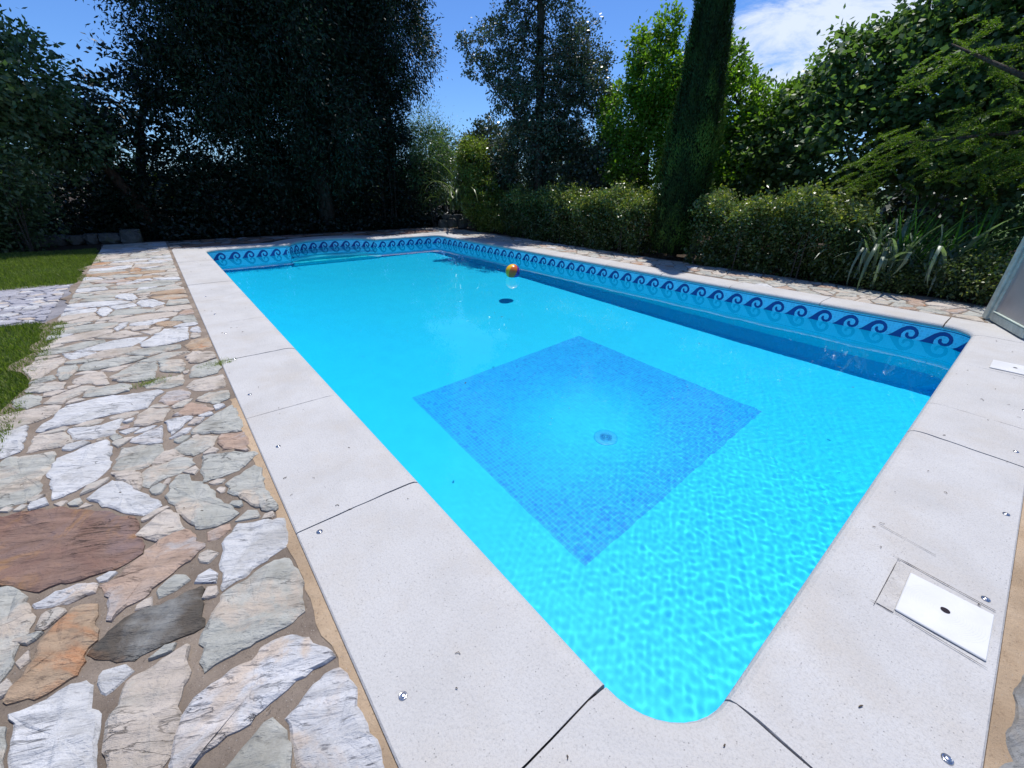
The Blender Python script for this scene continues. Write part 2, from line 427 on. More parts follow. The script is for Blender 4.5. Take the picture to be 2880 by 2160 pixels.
# ------------------------------------------------------------------ coping slabs
PROF = [(0.0, -.052), (.003, -.036), (.014, -.020), (.034, -.009), (.065, -.003), (.10, 0.0), (.16, 0.), (.21, 0.), (.26, 0.), (.31, 0.), (.36, 0.), (.41, 0.), (.45, 0.)]
TH = -.068
def slab(stations, parent, gap=.0025, mat=None, name='coping_slab', lift=0.0):
    """stations: (inner point, outer point) pairs along the run"""
    v = []; m_ = len(PROF)+4
    for si, (a, b) in enumerate(stations):
        a = Vector(a); b = Vector(b); d = (b-a); ln = d.length; d = d/ln
        for u, z in [(.012, TH), (.003, -.060)] + PROF + [(ln-.006, 0.0), (ln, -.006)]:
            q = a+d*u
            if si in (0, len(stations)-1):
                q = q+Vector((-d.y, d.x))*(.0045*mnoise.noise(Vector((q.x*13, q.y*13, si)))+.003*mnoise.noise(Vector((q.x*41, q.y*41, si+4))))
            wob = .0008*math.sin(q.x*37+q.y*29); v.append((q.x, q.y, z+lift*(1 if z > -.03 else .5)+wob))
    rows = len(stations); m_ = len(PROF)+4
    # outer bottom
    base = len(v)
    for (a, b) in stations: v.append((b[0], b[1], TH))
    f = []
    for r in range(rows-1):
        for c in range(m_-1): f.append((r*m_+c, r*m_+c+1, (r+1)*m_+c+1, (r+1)*m_+c))
        f.append((r*m_+m_-1, base+r, base+r+1, (r+1)*m_+m_-1))
        f.append((base+r, r*m_, (r+1)*m_, base+r+1))
    f.append(tuple(list(range(m_-1, -1, -1))+[base])); e = (rows-1)*m_
    f.append(tuple(list(range(e, e+m_))+[base+rows-1]))
    o = mesh_obj(name, v, f, mat or M_COP, parent)
    return o
COP = empty('pool_coping'); tag(COP, kind='structure')
g = .0042
lfts = [0, .001, -.001, .0015, 0, -.001, .0012, 0, .001, -.001, 0, .001]
ys = [RC+.004, 1.62, 2.975, 4.30, 5.665, 7.0, 8.35, 9.70, 11.05, L-RC]
for i in range(len(ys)-1):
    slab([((0, ys[i]+g), (-.65, ys[i]+g)), ((0, ys[i+1]-g), (-.65, ys[i+1]-g))], COP, lift=lfts[i])
xs = [RC+.008, 2.96, 3.62, 4.93, W-RC]
skew = lambda i: .045*(0 < i < 3)
for i in range(len(xs)-1):
    slab([((xs[i+1]-g, 0), (xs[i+1]-g-skew(i+1), -.56)), ((xs[i]+g, 0), (xs[i]+g-skew(i), -.56))], COP, lift=lfts[i+2])
ys2 = [RC+.01, 1.63, 2.98, 4.32, 5.67, 7.01, 8.36, 9.7, 11.05, L-RC]
for i in range(len(ys2)-1):
    slab([((W, ys2[i+1]-g), (W+.497, ys2[i+1]-g)), ((W, ys2[i]+g), (W+.497, ys2[i]+g))], COP, lift=lfts[i])
for x0, x1 in ((RC, 1.12), (1.12, AX-AH-.02), (AX+AH+.02, 5.3), (5.3, W-RC)):
    slab([((x0+g, L), (x0+g, L+.6)), ((x1-g, L), (x1-g, L+.6))], COP)
def corner(cx, cy_, a0, a1, outer):
    """outer: function angle -> outer point"""
    st = [((cx+RC*math.cos(a), cy_+RC*math.sin(a)), outer(a)) for a in np.linspace(a0, a1, 11)]
    slab(st, COP)
def sq_outer(ccx, ccy, X, Y):
    def f(a):
        c, s = math.cos(a), math.sin(a); t = min((X-ccx)/c if abs(c) > 1e-6 and (X-ccx)/c > 0 else 1e9, (Y-ccy)/s if abs(s) > 1e-6 and (Y-ccy)/s > 0 else 1e9)
        return (ccx+c*t, ccy+s*t)
    return f
e_ = 0.0
corner(RC, RC, -math.pi/2-e_, -math.pi+e_, sq_outer(RC, RC, -.65, -.56))
corner(W-RC, RC, -e_, -math.pi/2+e_, sq_outer(W-RC, RC, W+.497, -.56))
corner(W-RC, L-RC, math.pi/2-e_, e_, sq_outer(W-RC, L-RC, W+.497, L+.6))
corner(RC, L-RC, math.pi-e_, math.pi/2+e_, sq_outer(RC, L-RC, -.65, L+.6))
na = 4
for k_ in range(na):
    b0 = a_l+(a_r-a_l)*k_/na; b1 = a_l+(a_r-a_l)*(k_+1)/na
    st = [((AX+AR*math.cos(a), AYC+AR*math.sin(a)), (AX+(AR+.55)*math.cos(a), max(L+.45, AYC+(AR+.55)*math.sin(a)))) for a in np.linspace(b0-.004, b1+.004, 9)]
    slab(st, COP)

# mortar in the joints between slabs
M_JOINT = m_mortar('joint_mortar', (.07, .055, .042), (.15, .125, .10))
def joint(a, b, w=.03, z=-.007):
    a, b = Vector(a), Vector(b); d = (b-a).normalized(); n_ = Vector((-d.y, d.x))*w/2; m_ = 14; V = []
    a = a+d*.05
    for i in range(m_+1):
        p = a+(b-a)*i/m_; zz = z-.008*max(0, mnoise.noise(Vector((p.x*14, p.y*14, 2)))+.2)-(.012 if i == 0 else 0)
        V += [(p.x+n_.x, p.y+n_.y, zz), (p.x-n_.x, p.y-n_.y, zz)]
    return mesh_obj('joint', V, [(2*i, 2*i+1, 2*i+3, 2*i+2) for i in range(m_)], M_JOINT, COP)
for y in ys: joint((0, y), (-.65, y), z=-.010)
for i, x in enumerate(xs): joint((x, 0), (x-skew(i), -.56), z=-.007 if i else -.03)
for y in ys2: joint((W, y), (W+.497, y))
# ------------------------------------------------------------------ the water
def m_water():
    k = NM('pool_water'); k.t.nodes.remove(k.b)
    gl = k.n('ShaderNodeBsdfRefraction'); gl.inputs['IOR'].default_value = 1.333; gl.inputs['Roughness'].default_value = 0.0; gl.inputs['Color'].default_value = (.95, 1, 1, 1)
    go = k.n('ShaderNodeBsdfGlossy'); go.inputs['Roughness'].default_value = 0.02
    fr = k.n('ShaderNodeFresnel'); fr.inputs['IOR'].default_value = 1.333
    ms = k.n('ShaderNodeMixShader'); k.l(fr.outputs[0], ms.inputs[0]); k.l(gl.outputs[0], ms.inputs[1]); k.l(go.outputs[0], ms.inputs[2])
    k.l(ms.outputs[0], k.out.inputs['Surface'])
    return k.m
def m_water_glass():
    k = NM('pool_water'); k.t.nodes.remove(k.b)
    gl = k.n('ShaderNodeBsdfGlass'); gl.inputs['IOR'].default_value = 1.333; gl.inputs['Roughness'].default_value = 0.0
    gl.inputs['Color'].default_value = (.94, 1, 1, 1)
    k.l(gl.outputs[0], k.out.inputs['Surface']); return k.m
gx = np.concatenate([np.arange(-.04, 4.0, .0135), np.arange(4.0, W+.045, .024)])
gy = np.concatenate([np.arange(-.04, 2.2, .0135), np.arange(2.2, 4.4, .022), np.arange(4.4, 7, .04), np.arange(7, 14.0, .05)])
GX, GY = np.meshgrid(gx, gy)
H = np.zeros_like(GX)
r2_ = np.random.default_rng(3)
near = 1/(1+np.exp((np.hypot(GX-2.2, GY*1.0)-1.6)*1.6)) + .35/(1+np.exp((np.hypot(GX-5, GY-1)-2)*1.5))
for i in range(40):
    lam = .10*(8.5**r2_.random()); th = r2_.normal(.9, 1.2); k_ = 2*math.pi/lam
    slope = .0032*(lam/.35)**.1
    H += slope/k_*np.sin(k_*(GX*math.cos(th)+GY*math.sin(th)) + r2_.random()*6.28)*(.16+.10*near if lam > .3 else .06+.42*near)
for i in range(60):
    lam = .040*(2.6**r2_.random()); th = r2_.uniform(0, 6.28); k_ = 2*math.pi/lam
    H += .0016/k_*np.sin(k_*(GX*math.cos(th)+GY*math.sin(th)) + r2_.random()*6.28)*near
mask = ~((GY > L+.05) & ((np.abs(GX-AX) > AH+.2) | (np.hypot(GX-AX, GY-AYC) > AR+.09)))
ny, nx = GX.shape
idx = np.arange(ny*nx).reshape(ny, nx)
q = np.stack([idx[:-1, :-1], idx[:-1, 1:], idx[1:, 1:], idx[1:, :-1]], -1).reshape(-1, 4)
mk = mask.ravel(); q = q[mk[q].all(1)]
me = bpy.data.meshes.new('pool_water'); co = np.stack([GX, GY, H-DW], -1).reshape(-1, 3).astype(np.float32)
used = np.unique(q); remap = np.full(len(co), -1, np.int32); remap[used] = np.arange(len(used)); co = co[used]; q = remap[q]
me.vertices.add(len(co)); me.vertices.foreach_set('co', co.ravel())
me.loops.add(q.size); me.loops.foreach_set('vertex_index', q.ravel().astype(np.int32))
me.polygons.add(len(q)); me.polygons.foreach_set('loop_start', np.arange(0, q.size, 4, dtype=np.int32)); me.polygons.foreach_set('loop_total', np.full(len(q), 4, np.int32))
me.polygons.foreach_set('use_smooth', np.ones(len(q), dtype=bool))
me.materials.append(m_water_glass()); me.update(calc_edges=True)
water = link(bpy.data.objects.new('water', me)); tag(water, kind='structure')
water.cycles.is_caustics_caster = True
sun_data.cycles.is_caustics_light = True
TRACED=[
('brown',[(-1.833,2.642),(-1.766,2.664),(-1.682,2.629),(-1.562,2.567),(-1.457,2.465),(-1.342,2.341),(-1.263,2.24),(-1.24,2.172),(-1.25,2.086),(-1.216,1.992),(-1.229,1.938),(-1.277,1.907),(-1.353,1.909),(-1.416,1.914),(-1.481,1.956),(-1.542,1.944),(-1.615,2.028),(-1.736,2.178)]),
('pink',[(-1.128,2.012),(-1.062,1.989),(-1.033,1.914),(-0.998,1.797),(-1.044,1.761),(-1.163,1.694),(-1.241,1.646),(-1.308,1.602),(-1.318,1.644),(-1.318,1.732),(-1.353,1.819),(-1.281,1.842),(-1.208,1.943)]),
('cream',[(-1.24,2.089),(-1.208,2.122),(-1.122,2.192),(-1.089,2.14),(-1.083,2.072),(-1.065,1.997),(-1.134,1.994),(-1.172,1.99)]),
('white',[(-1.448,2.567),(-1.344,2.681),(-1.268,2.55),(-1.16,2.332),(-1.146,2.265),(-1.221,2.239),(-1.321,2.364),(-1.386,2.462)]),
('grey',[(-1.101,2.434),(-1.046,2.503),(-1.008,2.457),(-1.013,2.395),(-0.956,2.351),(-0.927,2.235),(-0.895,2.108),(-0.839,1.949),(-0.934,1.923),(-1.023,1.976),(-1.076,2.169),(-1.112,2.308)]),
('grey',[(-0.861,2.26),(-0.7,2.351),(-0.675,2.279),(-0.685,2.202),(-0.693,2.065),(-0.675,1.892),(-0.693,1.853),(-0.734,1.879),(-0.795,2.029),(-0.845,2.141)]),
('white',[(-0.85,1.875),(-0.672,1.765),(-0.692,1.576),(-0.753,1.56),(-0.961,1.485),(-0.948,1.695),(-0.937,1.77)]),
('grey',[(-0.969,1.465),(-0.901,1.482),(-0.762,1.529),(-0.724,1.511),(-0.693,1.404),(-0.707,1.296),(-0.728,1.177),(-0.807,1.161),(-0.946,1.166),(-1.057,1.152),(-1.052,1.298),(-1.038,1.345)]),
('slate',[(-1.363,1.484),(-1.311,1.546),(-1.243,1.57),(-1.127,1.552),(-1.034,1.557),(-1.05,1.355),(-1.135,1.364),(-1.24,1.363),(-1.324,1.43)]),
('rust',[(-1.379,1.734),(-1.356,1.679),(-1.356,1.526),(-1.385,1.487),(-1.392,1.413),(-1.461,1.408),(-1.529,1.43),(-1.556,1.458),(-1.529,1.509),(-1.487,1.679),(-1.425,1.752)]),
('veined',[(-1.551,1.872),(-1.487,1.898),(-1.409,1.877),(-1.368,1.834),(-1.378,1.791),(-1.453,1.803),(-1.519,1.836)]),
('grey',[(-1.746,2.085),(-1.668,2.063),(-1.625,2.029),(-1.578,1.931),(-1.546,1.794),(-1.546,1.726),(-1.569,1.68),(-1.568,1.589),(-1.586,1.555),(-1.614,1.517)]),
('white',[(-1.545,1.388),(-1.483,1.369),(-1.405,1.376),(-1.364,1.37),(-1.349,1.28),(-1.329,1.209),(-1.325,1.069),(-1.33,0.977),(-1.474,1.094),(-1.516,1.243)]),
('cream',[(-1.257,1.271),(-1.093,1.299),(-1.106,1.157),(-1.132,1.106),(-1.142,0.974),(-1.18,0.927),(-1.199,0.891),(-1.298,0.97),(-1.3,1.102),(-1.273,1.225)]),
('veined',[(-1.131,1.038),(-1.035,1.1),(-0.822,1.122),(-0.743,1.059),(-0.695,0.957),(-0.692,0.932),(-0.831,0.936),(-0.964,0.887),(-1.073,0.897),(-1.119,0.875),(-1.156,0.846),(-1.17,0.858),(-1.137,1.008)]),
('veined',[(-0.876,0.839),(-0.806,0.864),(-0.733,0.892),(-0.687,0.881),(-0.671,0.807),(-0.678,0.686),(-0.674,0.598),(-0.677,0.514),(-0.683,0.455),(-0.846,0.568),(-0.872,0.717)]),
('grey',[(-1.083,0.779),(-1.032,0.805),(-0.958,0.838),(-0.899,0.852),(-0.896,0.821),(-0.882,0.755),(-0.892,0.692),(-0.887,0.621)]),
('grey',[(-1.656,1.443),(-1.584,1.408),(-1.552,1.304),(-1.527,1.212),(-1.532,1.14),(-1.589,1.186)]),
('white',[(-1.944,3.569),(-1.961,3.731),(-1.942,3.756),(-1.874,3.763),(-1.83,3.792),(-1.806,3.572),(-1.803,3.387),(-1.878,3.361)]),
('white',[(-1.765,3.658),(-1.648,3.995),(-1.481,4.021),(-1.108,3.929),(-1.09,3.856),(-1.151,3.792),(-1.198,3.62),(-1.364,3.652),(-1.5,3.642),(-1.603,3.635),(-1.744,3.631)]),
('cream',[(-1.766,3.358),(-1.767,3.579),(-1.617,3.522),(-1.594,3.405),(-1.54,3.325),(-1.656,3.324)]),
('white',[(-1.601,3.55),(-1.492,3.516),(-1.318,3.501),(-1.355,3.378),(-1.365,3.304),(-1.479,3.315),(-1.569,3.385)]),
('white',[(-1.631,2.993),(-1.614,3.137),(-1.518,3.198),(-1.4,3.234),(-1.369,3.081),(-1.371,2.85),(-1.421,2.755),(-1.494,2.688),(-1.586,2.675),(-1.602,2.827)]),
('grey',[(-1.92,3.221),(-1.863,3.269),(-1.837,3.329),(-1.643,3.252),(-1.634,3.073),(-1.666,2.948),(-1.648,2.796),(-1.696,2.732),(-1.777,2.736),(-1.842,2.86)]),
('grey',[(-1.217,2.667),(-1.161,2.7),(-1.039,2.701),(-0.979,2.646),(-0.984,2.576),(-1.089,2.536),(-1.187,2.479),(-1.22,2.553)]),
('cream',[(-1.357,2.778),(-1.226,2.681),(-1.214,2.535),(-1.231,2.479),(-1.275,2.568),(-1.332,2.684)]),
('grey',[(-1.32,3.06),(-1.233,3.028),(-1.122,2.959),(-1.122,2.817),(-1.191,2.723),(-1.278,2.745),(-1.348,2.816)]),
('veined',[(-1.278,3.109),(-1.207,3.18),(-1.118,3.234),(-1.118,2.984),(-1.207,3.036)]),
('cream',[(-1.109,2.841),(-1.07,2.846),(-1.019,2.719),(-1.101,2.693),(-1.167,2.705),(-1.154,2.775)]),
('white',[(-1.095,3.282),(-1.023,3.292),(-0.936,3.248),(-1.017,3.113),(-1.069,3.052)]),
('pink',[(-1.05,3.348),(-0.934,3.503),(-0.847,3.396),(-0.817,3.286),(-0.904,3.269)]),
('grey',[(-0.959,3.026),(-0.834,3.191),(-0.696,3.279),(-0.679,3.165),(-0.679,2.891),(-0.695,2.83),(-0.822,2.878),(-0.962,2.988)]),
('grey',[(-1.063,2.859),(-0.973,2.918),(-0.918,2.914),(-0.839,2.852),(-0.88,2.732),(-0.929,2.7),(-0.976,2.685),(-1.017,2.752)]),
('pink',[(-0.837,2.811),(-0.817,2.858),(-0.687,2.788),(-0.683,2.671),(-0.692,2.612),(-0.838,2.646)]),
('grey',[(-0.938,2.638),(-0.819,2.604),(-0.673,2.508),(-0.668,2.46),(-0.749,2.376),(-0.863,2.343),(-0.961,2.363)]),
('cream',[(-0.944,3.861),(-0.885,3.971),(-0.673,3.974),(-0.677,3.746),(-0.699,3.671),(-0.82,3.69),(-0.9,3.752)]),
('grey',[(-0.901,4.065),(-0.859,4.333),(-0.667,4.379),(-0.669,4.131),(-0.704,4.039),(-0.827,4.015)]),
('cream',[(-0.876,4.441),(-0.895,4.677),(-0.826,4.797),(-0.671,4.634),(-0.669,4.454),(-0.796,4.398)]),
('grey',[(-1.093,4.588),(-1.081,4.677),(-0.921,4.574),(-0.915,4.339),(-0.958,4.236),(-1.08,4.375)]),
('grey',[(-0.9,3.529),(-0.834,3.629),(-0.683,3.584),(-0.689,3.432),(-0.776,3.367),(-0.842,3.452)]),
('pink',[(-1.122,3.688),(-1.07,3.841),(-0.979,3.843),(-0.927,3.73),(-0.942,3.629),(-1.048,3.566)]),
('cream',[(-1.268,3.352),(-1.227,3.522),(-1.184,3.584),(-1.066,3.504),(-1.101,3.331),(-1.186,3.309)]),
('grey',[(-1.212,4.099),(-1.094,4.165),(-0.944,4.166),(-0.961,3.935),(-1.059,3.935),(-1.164,4.016)]),
('grey',[(-1.433,4.494),(-1.266,4.722),(-1.119,4.678),(-1.121,4.432),(-1.255,4.424),(-1.408,4.464)]),
('grey',[(-1.413,4.38),(-1.133,4.392),(-1.127,4.224),(-1.254,4.225)]),
('cream',[(-1.671,4.579),(-1.607,4.678),(-1.482,4.651),(-1.458,4.496),(-1.551,4.439),(-1.639,4.476)]),
('grey',[(-1.796,4.911),(-1.775,5.02),(-1.674,5.017),(-1.669,4.848),(-1.702,4.668),(-1.745,4.637)]),
('cream',[(-2.035,5.184),(-1.957,5.332),(-1.807,5.357),(-1.769,5.226),(-1.817,5.034),(-1.874,4.834),(-1.938,4.802)]),
('grey',[(-1.659,4.822),(-1.621,4.996),(-1.409,4.989),(-1.23,4.935),(-1.183,4.848),(-1.375,4.775),(-1.521,4.759)]),
('grey',[(-1.568,4.129),(-1.55,4.301),(-1.335,4.225),(-1.286,4.156),(-1.3,4.054),(-1.416,4.058)]),
('cream',[(-1.794,4.16),(-1.746,4.282),(-1.596,4.412),(-1.52,4.323),(-1.635,4.168),(-1.684,4.087)]),
('grey',[(-1.973,4.351),(-1.919,4.444),(-1.838,4.353),(-1.809,4.172),(-1.875,4.123),(-1.941,4.224)]),
('cream',[(-1.932,4.539),(-1.916,4.691),(-1.715,4.567),(-1.71,4.425),(-1.847,4.43)]),
('white',[(-1.659,7.167),(-1.644,7.435),(-1.565,7.375),(-1.517,7.182),(-1.565,6.921),(-1.606,6.896)]),
('white',[(-1.515,8.039),(-1.465,8.237),(-1.323,8.132),(-1.262,7.775),(-1.328,7.64),(-1.455,7.881)]),
('white',[(-1.271,7.457),(-1.216,7.63),(-1.08,7.529),(-0.974,7.201),(-1.11,7.067),(-1.227,7.22)]),
('white',[(-1.112,5.633),(-1.017,5.809),(-0.81,5.772),(-0.829,5.551),(-0.99,5.54)]),
('white',[(-1.233,5.395),(-1.113,5.59),(-0.817,5.519),(-0.842,5.258),(-1.037,5.168),(-1.201,5.218)]),
('rust',[(-1.104,6.118),(-1.026,6.162),(-0.91,6.1),(-0.847,5.975),(-0.967,5.891),(-1.068,5.992)]),
('rust',[(-0.892,5.019),(-0.811,5.193),(-0.659,5.16),(-0.655,4.838),(-0.805,4.788),(-0.859,4.865)]),
('rust',[(-1.412,10.618),(-1.323,10.824),(-1.23,10.621),(-1.259,10.252),(-1.378,10.337)]),
('white',[(-1.461,6.169),(-1.405,6.396),(-1.348,6.354),(-1.373,6.198),(-1.422,6.047)]),
('cream',[(-1.316,6.036),(-1.272,6.122),(-1.142,6.073),(-1.162,5.943),(-1.288,5.945)]),
]
# ------------------------------------------------------------------ ground sheet, mortar beds, paving stones
def poly_area(P): return .5*sum(P[i][0]*P[(i+1) % len(P)][1]-P[(i+1) % len(P)][0]*P[i][1] for i in range(len(P)))
def m_ground():
    k = NM('lawn_and_soil'); p = k.pos()
    n1 = k.noise(p, 1.4, 5, .65)
    grass = k.ramp(k.noise(p, 9, 6, .75), [(.3, (.035, .062, .014)), (.6, (.065, .105, .025)), (.8, (.10, .13, .045))])
    soil = k.ramp(k.noise(p, 14, 6, .7), [(.3, (.03, .022, .015)), (.7, (.075, .055, .038))])
    sx = k.n('ShaderNodeSeparateXYZ'); k.l(p, sx.inputs[0])
    left = k.math('LESS_THAN', k.math('ADD', sx.outputs[0], k.math('MULTIPLY', n1, .3)), -1.4)
    lowy = k.math('LESS_THAN', k.math('ADD', sx.outputs[1], k.math('MULTIPLY', n1, 1.2)), 14.9)
    far = k.math('GREATER_THAN', k.math('ABSOLUTE', k.math('SUBTRACT', sx.outputs[0], 3.3)), 16.0)
    mask = k.math('MAXIMUM', k.math('MULTIPLY', left, lowy), far)
    k.bump(k.noise(p, 30, 6, .8), 1.0, .03)
    return k.fin(k.mix(mask, soil, grass), .95, .15)
M_GROUND = m_ground()
gi = off(.33); cxg, cyg = 3.3, 6.5
V, F = [], []
radii = [1.0]
V += [(x, y, -.034) for x, y in gi]
for rad in (14, 40, 120, 420):
    for x, y in gi:
        d = Vector((x-cxg, y-cyg)).normalized(); V.append((cxg+d.x*rad, cyg+d.y*rad, -.034))
for r in range(4):
    for i in range(NP):
        j = (i+1) % NP; F.append((r*NP+i, (r+1)*NP+i, (r+1)*NP+j, r*NP+j))
ground = mesh_obj('ground', V, F, M_GROUND); tag(ground, kind='structure')

M_MORTAR = m_mortar('brown_mortar', (.195, .155, .122), (.31, .255, .205))
M_TAN = m_mortar('tan_mortar', (.42, .30, .19), (.55, .42, .29))
STONE = {
 'white': m_stone('white_quartzite', [(.46, .46, .45), (.55, .55, .55), (.63, .63, .635)], .45, (.17, .165, .17)),
 'grey': m_stone('pale_grey_slate', [(.33, .33, .295), (.41, .41, .37), (.49, .48, .44)], .4, (.13, .12, .11), (.50, .42, .34)),
 'cream': m_stone('cream_sandstone', [(.41, .355, .295), (.50, .44, .38), (.57, .52, .46)], .35, (.17, .14, .11), (.45, .43, .38)),
 'pink': m_stone('pinkish_sandstone', [(.36, .24, .175), (.42, .31, .24), (.46, .39, .34)], .4, (.12, .08, .06), (.42, .40, .39)),
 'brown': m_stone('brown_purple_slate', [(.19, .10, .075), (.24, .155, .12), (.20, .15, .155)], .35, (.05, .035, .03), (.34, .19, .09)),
 'rust': m_stone('rusty_slate', [(.30, .20, .13), (.42, .31, .21), (.44, .42, .37)], .6, (.09, .06, .05), (.44, .21, .10)),
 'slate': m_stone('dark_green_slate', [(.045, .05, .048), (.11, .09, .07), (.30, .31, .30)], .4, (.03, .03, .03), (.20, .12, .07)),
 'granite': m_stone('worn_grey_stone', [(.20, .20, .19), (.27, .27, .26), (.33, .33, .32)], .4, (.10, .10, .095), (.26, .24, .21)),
 'lilac': m_stone('lilac_grey_paver', [(.30, .295, .33), (.38, .375, .41), (.46, .455, .48)], .4, (.12, .12, .14)),
 'veined': m_stone('veined_white_marble', [(.42, .42, .42), (.54, .54, .55), (.63, .63, .64)], .85, (.10, .095, .11), (.55, .45, .36)),
}
for m_ in [M_MORTAR]: pass
def sheet(name, poly, z, mat, n=0):
    v = [(x, y, z) for x, y in poly]
    o = mesh_obj(name, v, [tuple(range(len(v)))], mat); tag(o, kind='structure'); return o
wig = lambda a, s=.05: s*(mnoise.noise(Vector((a*1.7, 3.1, .4)))+.5*mnoise.noise(Vector((a*5.3, 1.1, 2.4))))
lb = [(-2.03+wig(y, .16), y) for y in np.arange(-3.0, 15.7, .15)]
sheet('terrace_mortar', [(-.64, -3.0), (-.64, 15.6)] + lb[::-1], -.013, M_MORTAR)
sheet('near_terrace_mortar', [(-.64, -.55), (-.64, -3.0), (9.0, -3.0), (9.0, -.55)], -.0135, M_MORTAR)
rb = [(8.35+wig(y+40, .2), y) for y in np.arange(-.55, 15.7, .2)]
sheet('hedge_side_mortar', [(W+.485, 15.6), (W+.485, -.549)] + rb, -.014, M_MORTAR)
fb = [(x, max(L+.57, (AYC+math.sqrt(max(0, (AR+.5)**2-(x-AX)**2))) if abs(x-AX) < AR+.5 else 0)) for x in np.linspace(-.639, W+.484, 60)]
V = []; F = []
for i, (x, y) in enumerate(fb):
    V += [(x, y, -.0145), (x, 15.6, -.0145)]
    if i: F.append((2*i-2, 2*i, 2*i+1, 2*i-1))
tag(mesh_obj('far_terrace_mortar', V, F, m_mortar('shade_toned_mortar', (.05, .038, .03), (.10, .08, .065))), kind='structure')  # mortar colour darkened to stand in for the shade under the trees
side_edge = [(-8, 9.75), (-8, 7.0), (-2.6, 7.15), (-1.9, 6.95), (-1.9, 9.6), (-2.5, 9.85)]
sheet('side_path_bed', side_edge, -.024, m_mortar('grey_path_mortar', (.20, .195, .21), (.30, .29, .31)))
# tan joint along the coping
def strip(name, x0, x1, y0, y1, z, mat, amp=.012, axis='y'):
    n_ = int(max(abs(y1-y0), abs(x1-x0))/.06)
    V, F = [], []
    for i in range(n_+1):
        t = i/n_
        if axis == 'y':
            y = y0+(y1-y0)*t; V += [(x0+amp*(mnoise.noise(Vector((y*6, 0, 1)))+.7*mnoise.noise(Vector((y*19, 0, 4)))), y, z), (x1, y, z+.002)]
        else:
            x = x0+(x1-x0)*t; V += [(x, y0, z+.002), (x, y1+amp*(mnoise.noise(Vector((x*6, 2, 1)))+.7*mnoise.noise(Vector((x*19, 5, 4)))), z)]
        if i: F.append((2*i-2, 2*i-1, 2*i+1, 2*i))
    tag(mesh_obj(name, V, F, mat), kind='structure')
strip('coping_joint_mortar', -.697, -.652, -1.2, 3.4, -.0095, M_TAN, .02)
strip('coping_joint_mortar', -.5, 3.4, -.562, -.700, -.0095, M_TAN, .035, 'x')

def clip(poly, n_, c):
    out = []
    for i in range(len(poly)):
        a, b = poly[i], poly[(i+1) % len(poly)]
        da = a[0]*n_[0]+a[1]*n_[1]-c; db = b[0]*n_[0]+b[1]*n_[1]-c
        if da <= 0: out.append(a)
        if (da < 0 < db) or (db < 0 < da):
            t = da/(da-db); out.append((a[0]+(b[0]-a[0])*t, a[1]+(b[1]-a[1])*t))
    return out
def inpoly(p, P):
    x, y = p; r = False; j = len(P)-1
    for i in range(len(P)):
        if (P[i][1] > y) != (P[j][1] > y) and x < (P[j][0]-P[i][0])*(y-P[i][1])/(P[j][1]-P[i][1])+P[i][0]: r = not r
        j = i
    return r
def voronoi(bounds, area, stretch=1.4, joint=.028, jit=.75, rs=None):
    x0, y0, x1, y1 = bounds; rs = rs or random
    dx = math.sqrt(area*stretch); dy = math.sqrt(area/stretch)
    seeds = []
    nx_, ny_ = max(1, round((x1-x0)/dx)), max(1, round((y1-y0)/dy))
    for j in range(-1, ny_+1):
        for i in range(-1, nx_+1):
            seeds.append((x0+(i+.5+(j % 2)*.5-.25+rs.uniform(-jit, jit)*.5)*(x1-x0)/nx_, y0+(j+.5+rs.uniform(-jit, jit)*.5)*(y1-y0)/ny_))
    cells = []
    for a in seeds:
        if not (x0 <= a[0] <= x1 and y0 <= a[1] <= y1): continue
        P = [(x0, y0), (x1, y0), (x1, y1), (x0, y1)]
        for b in seeds:
            if b is a or abs(b[0]-a[0]) > dx*3 or abs(b[1]-a[1]) > dy*3: continue
            n_ = (b[0]-a[0], b[1]-a[1]); l_ = math.hypot(*n_)
            if l_ < 1e-6: continue
            n_ = (n_[0]/l_, n_[1]/l_); c = (n_[0]*(a[0]+b[0])+n_[1]*(a[1]+b[1]))/2 - joint/2*rs.uniform(.5, 1.5)
            P = clip(P, n_, c)
            if len(P) < 3: break
        if len(P) >= 3 and poly_area(P) > area*.12: cells.append(P)
    return cells
def rough_outline(P, step=.05, amp=.010, rs=random):
    if poly_area(P) < 0: P = P[::-1]
    out = []
    for i in range(len(P)):
        a, b = P[i], P[(i+1) % len(P)]; l_ = math.hypot(b[0]-a[0], b[1]-a[1]); m_ = max(1, min(9, round(l_/step)))
        for k_ in range(m_):
            t = (k_+(.12 if k_ == 0 else 0))/m_
            x = a[0]+(b[0]-a[0])*t; y = a[1]+(b[1]-a[1])*t
            am = amp if k_ else amp*.5
            out.append((x+am*mnoise.noise(Vector((x*21, y*21, 1.3)))*1.6, y+am*mnoise.noise(Vector((x*21, y*21, 9.3)))*1.6))
    return out
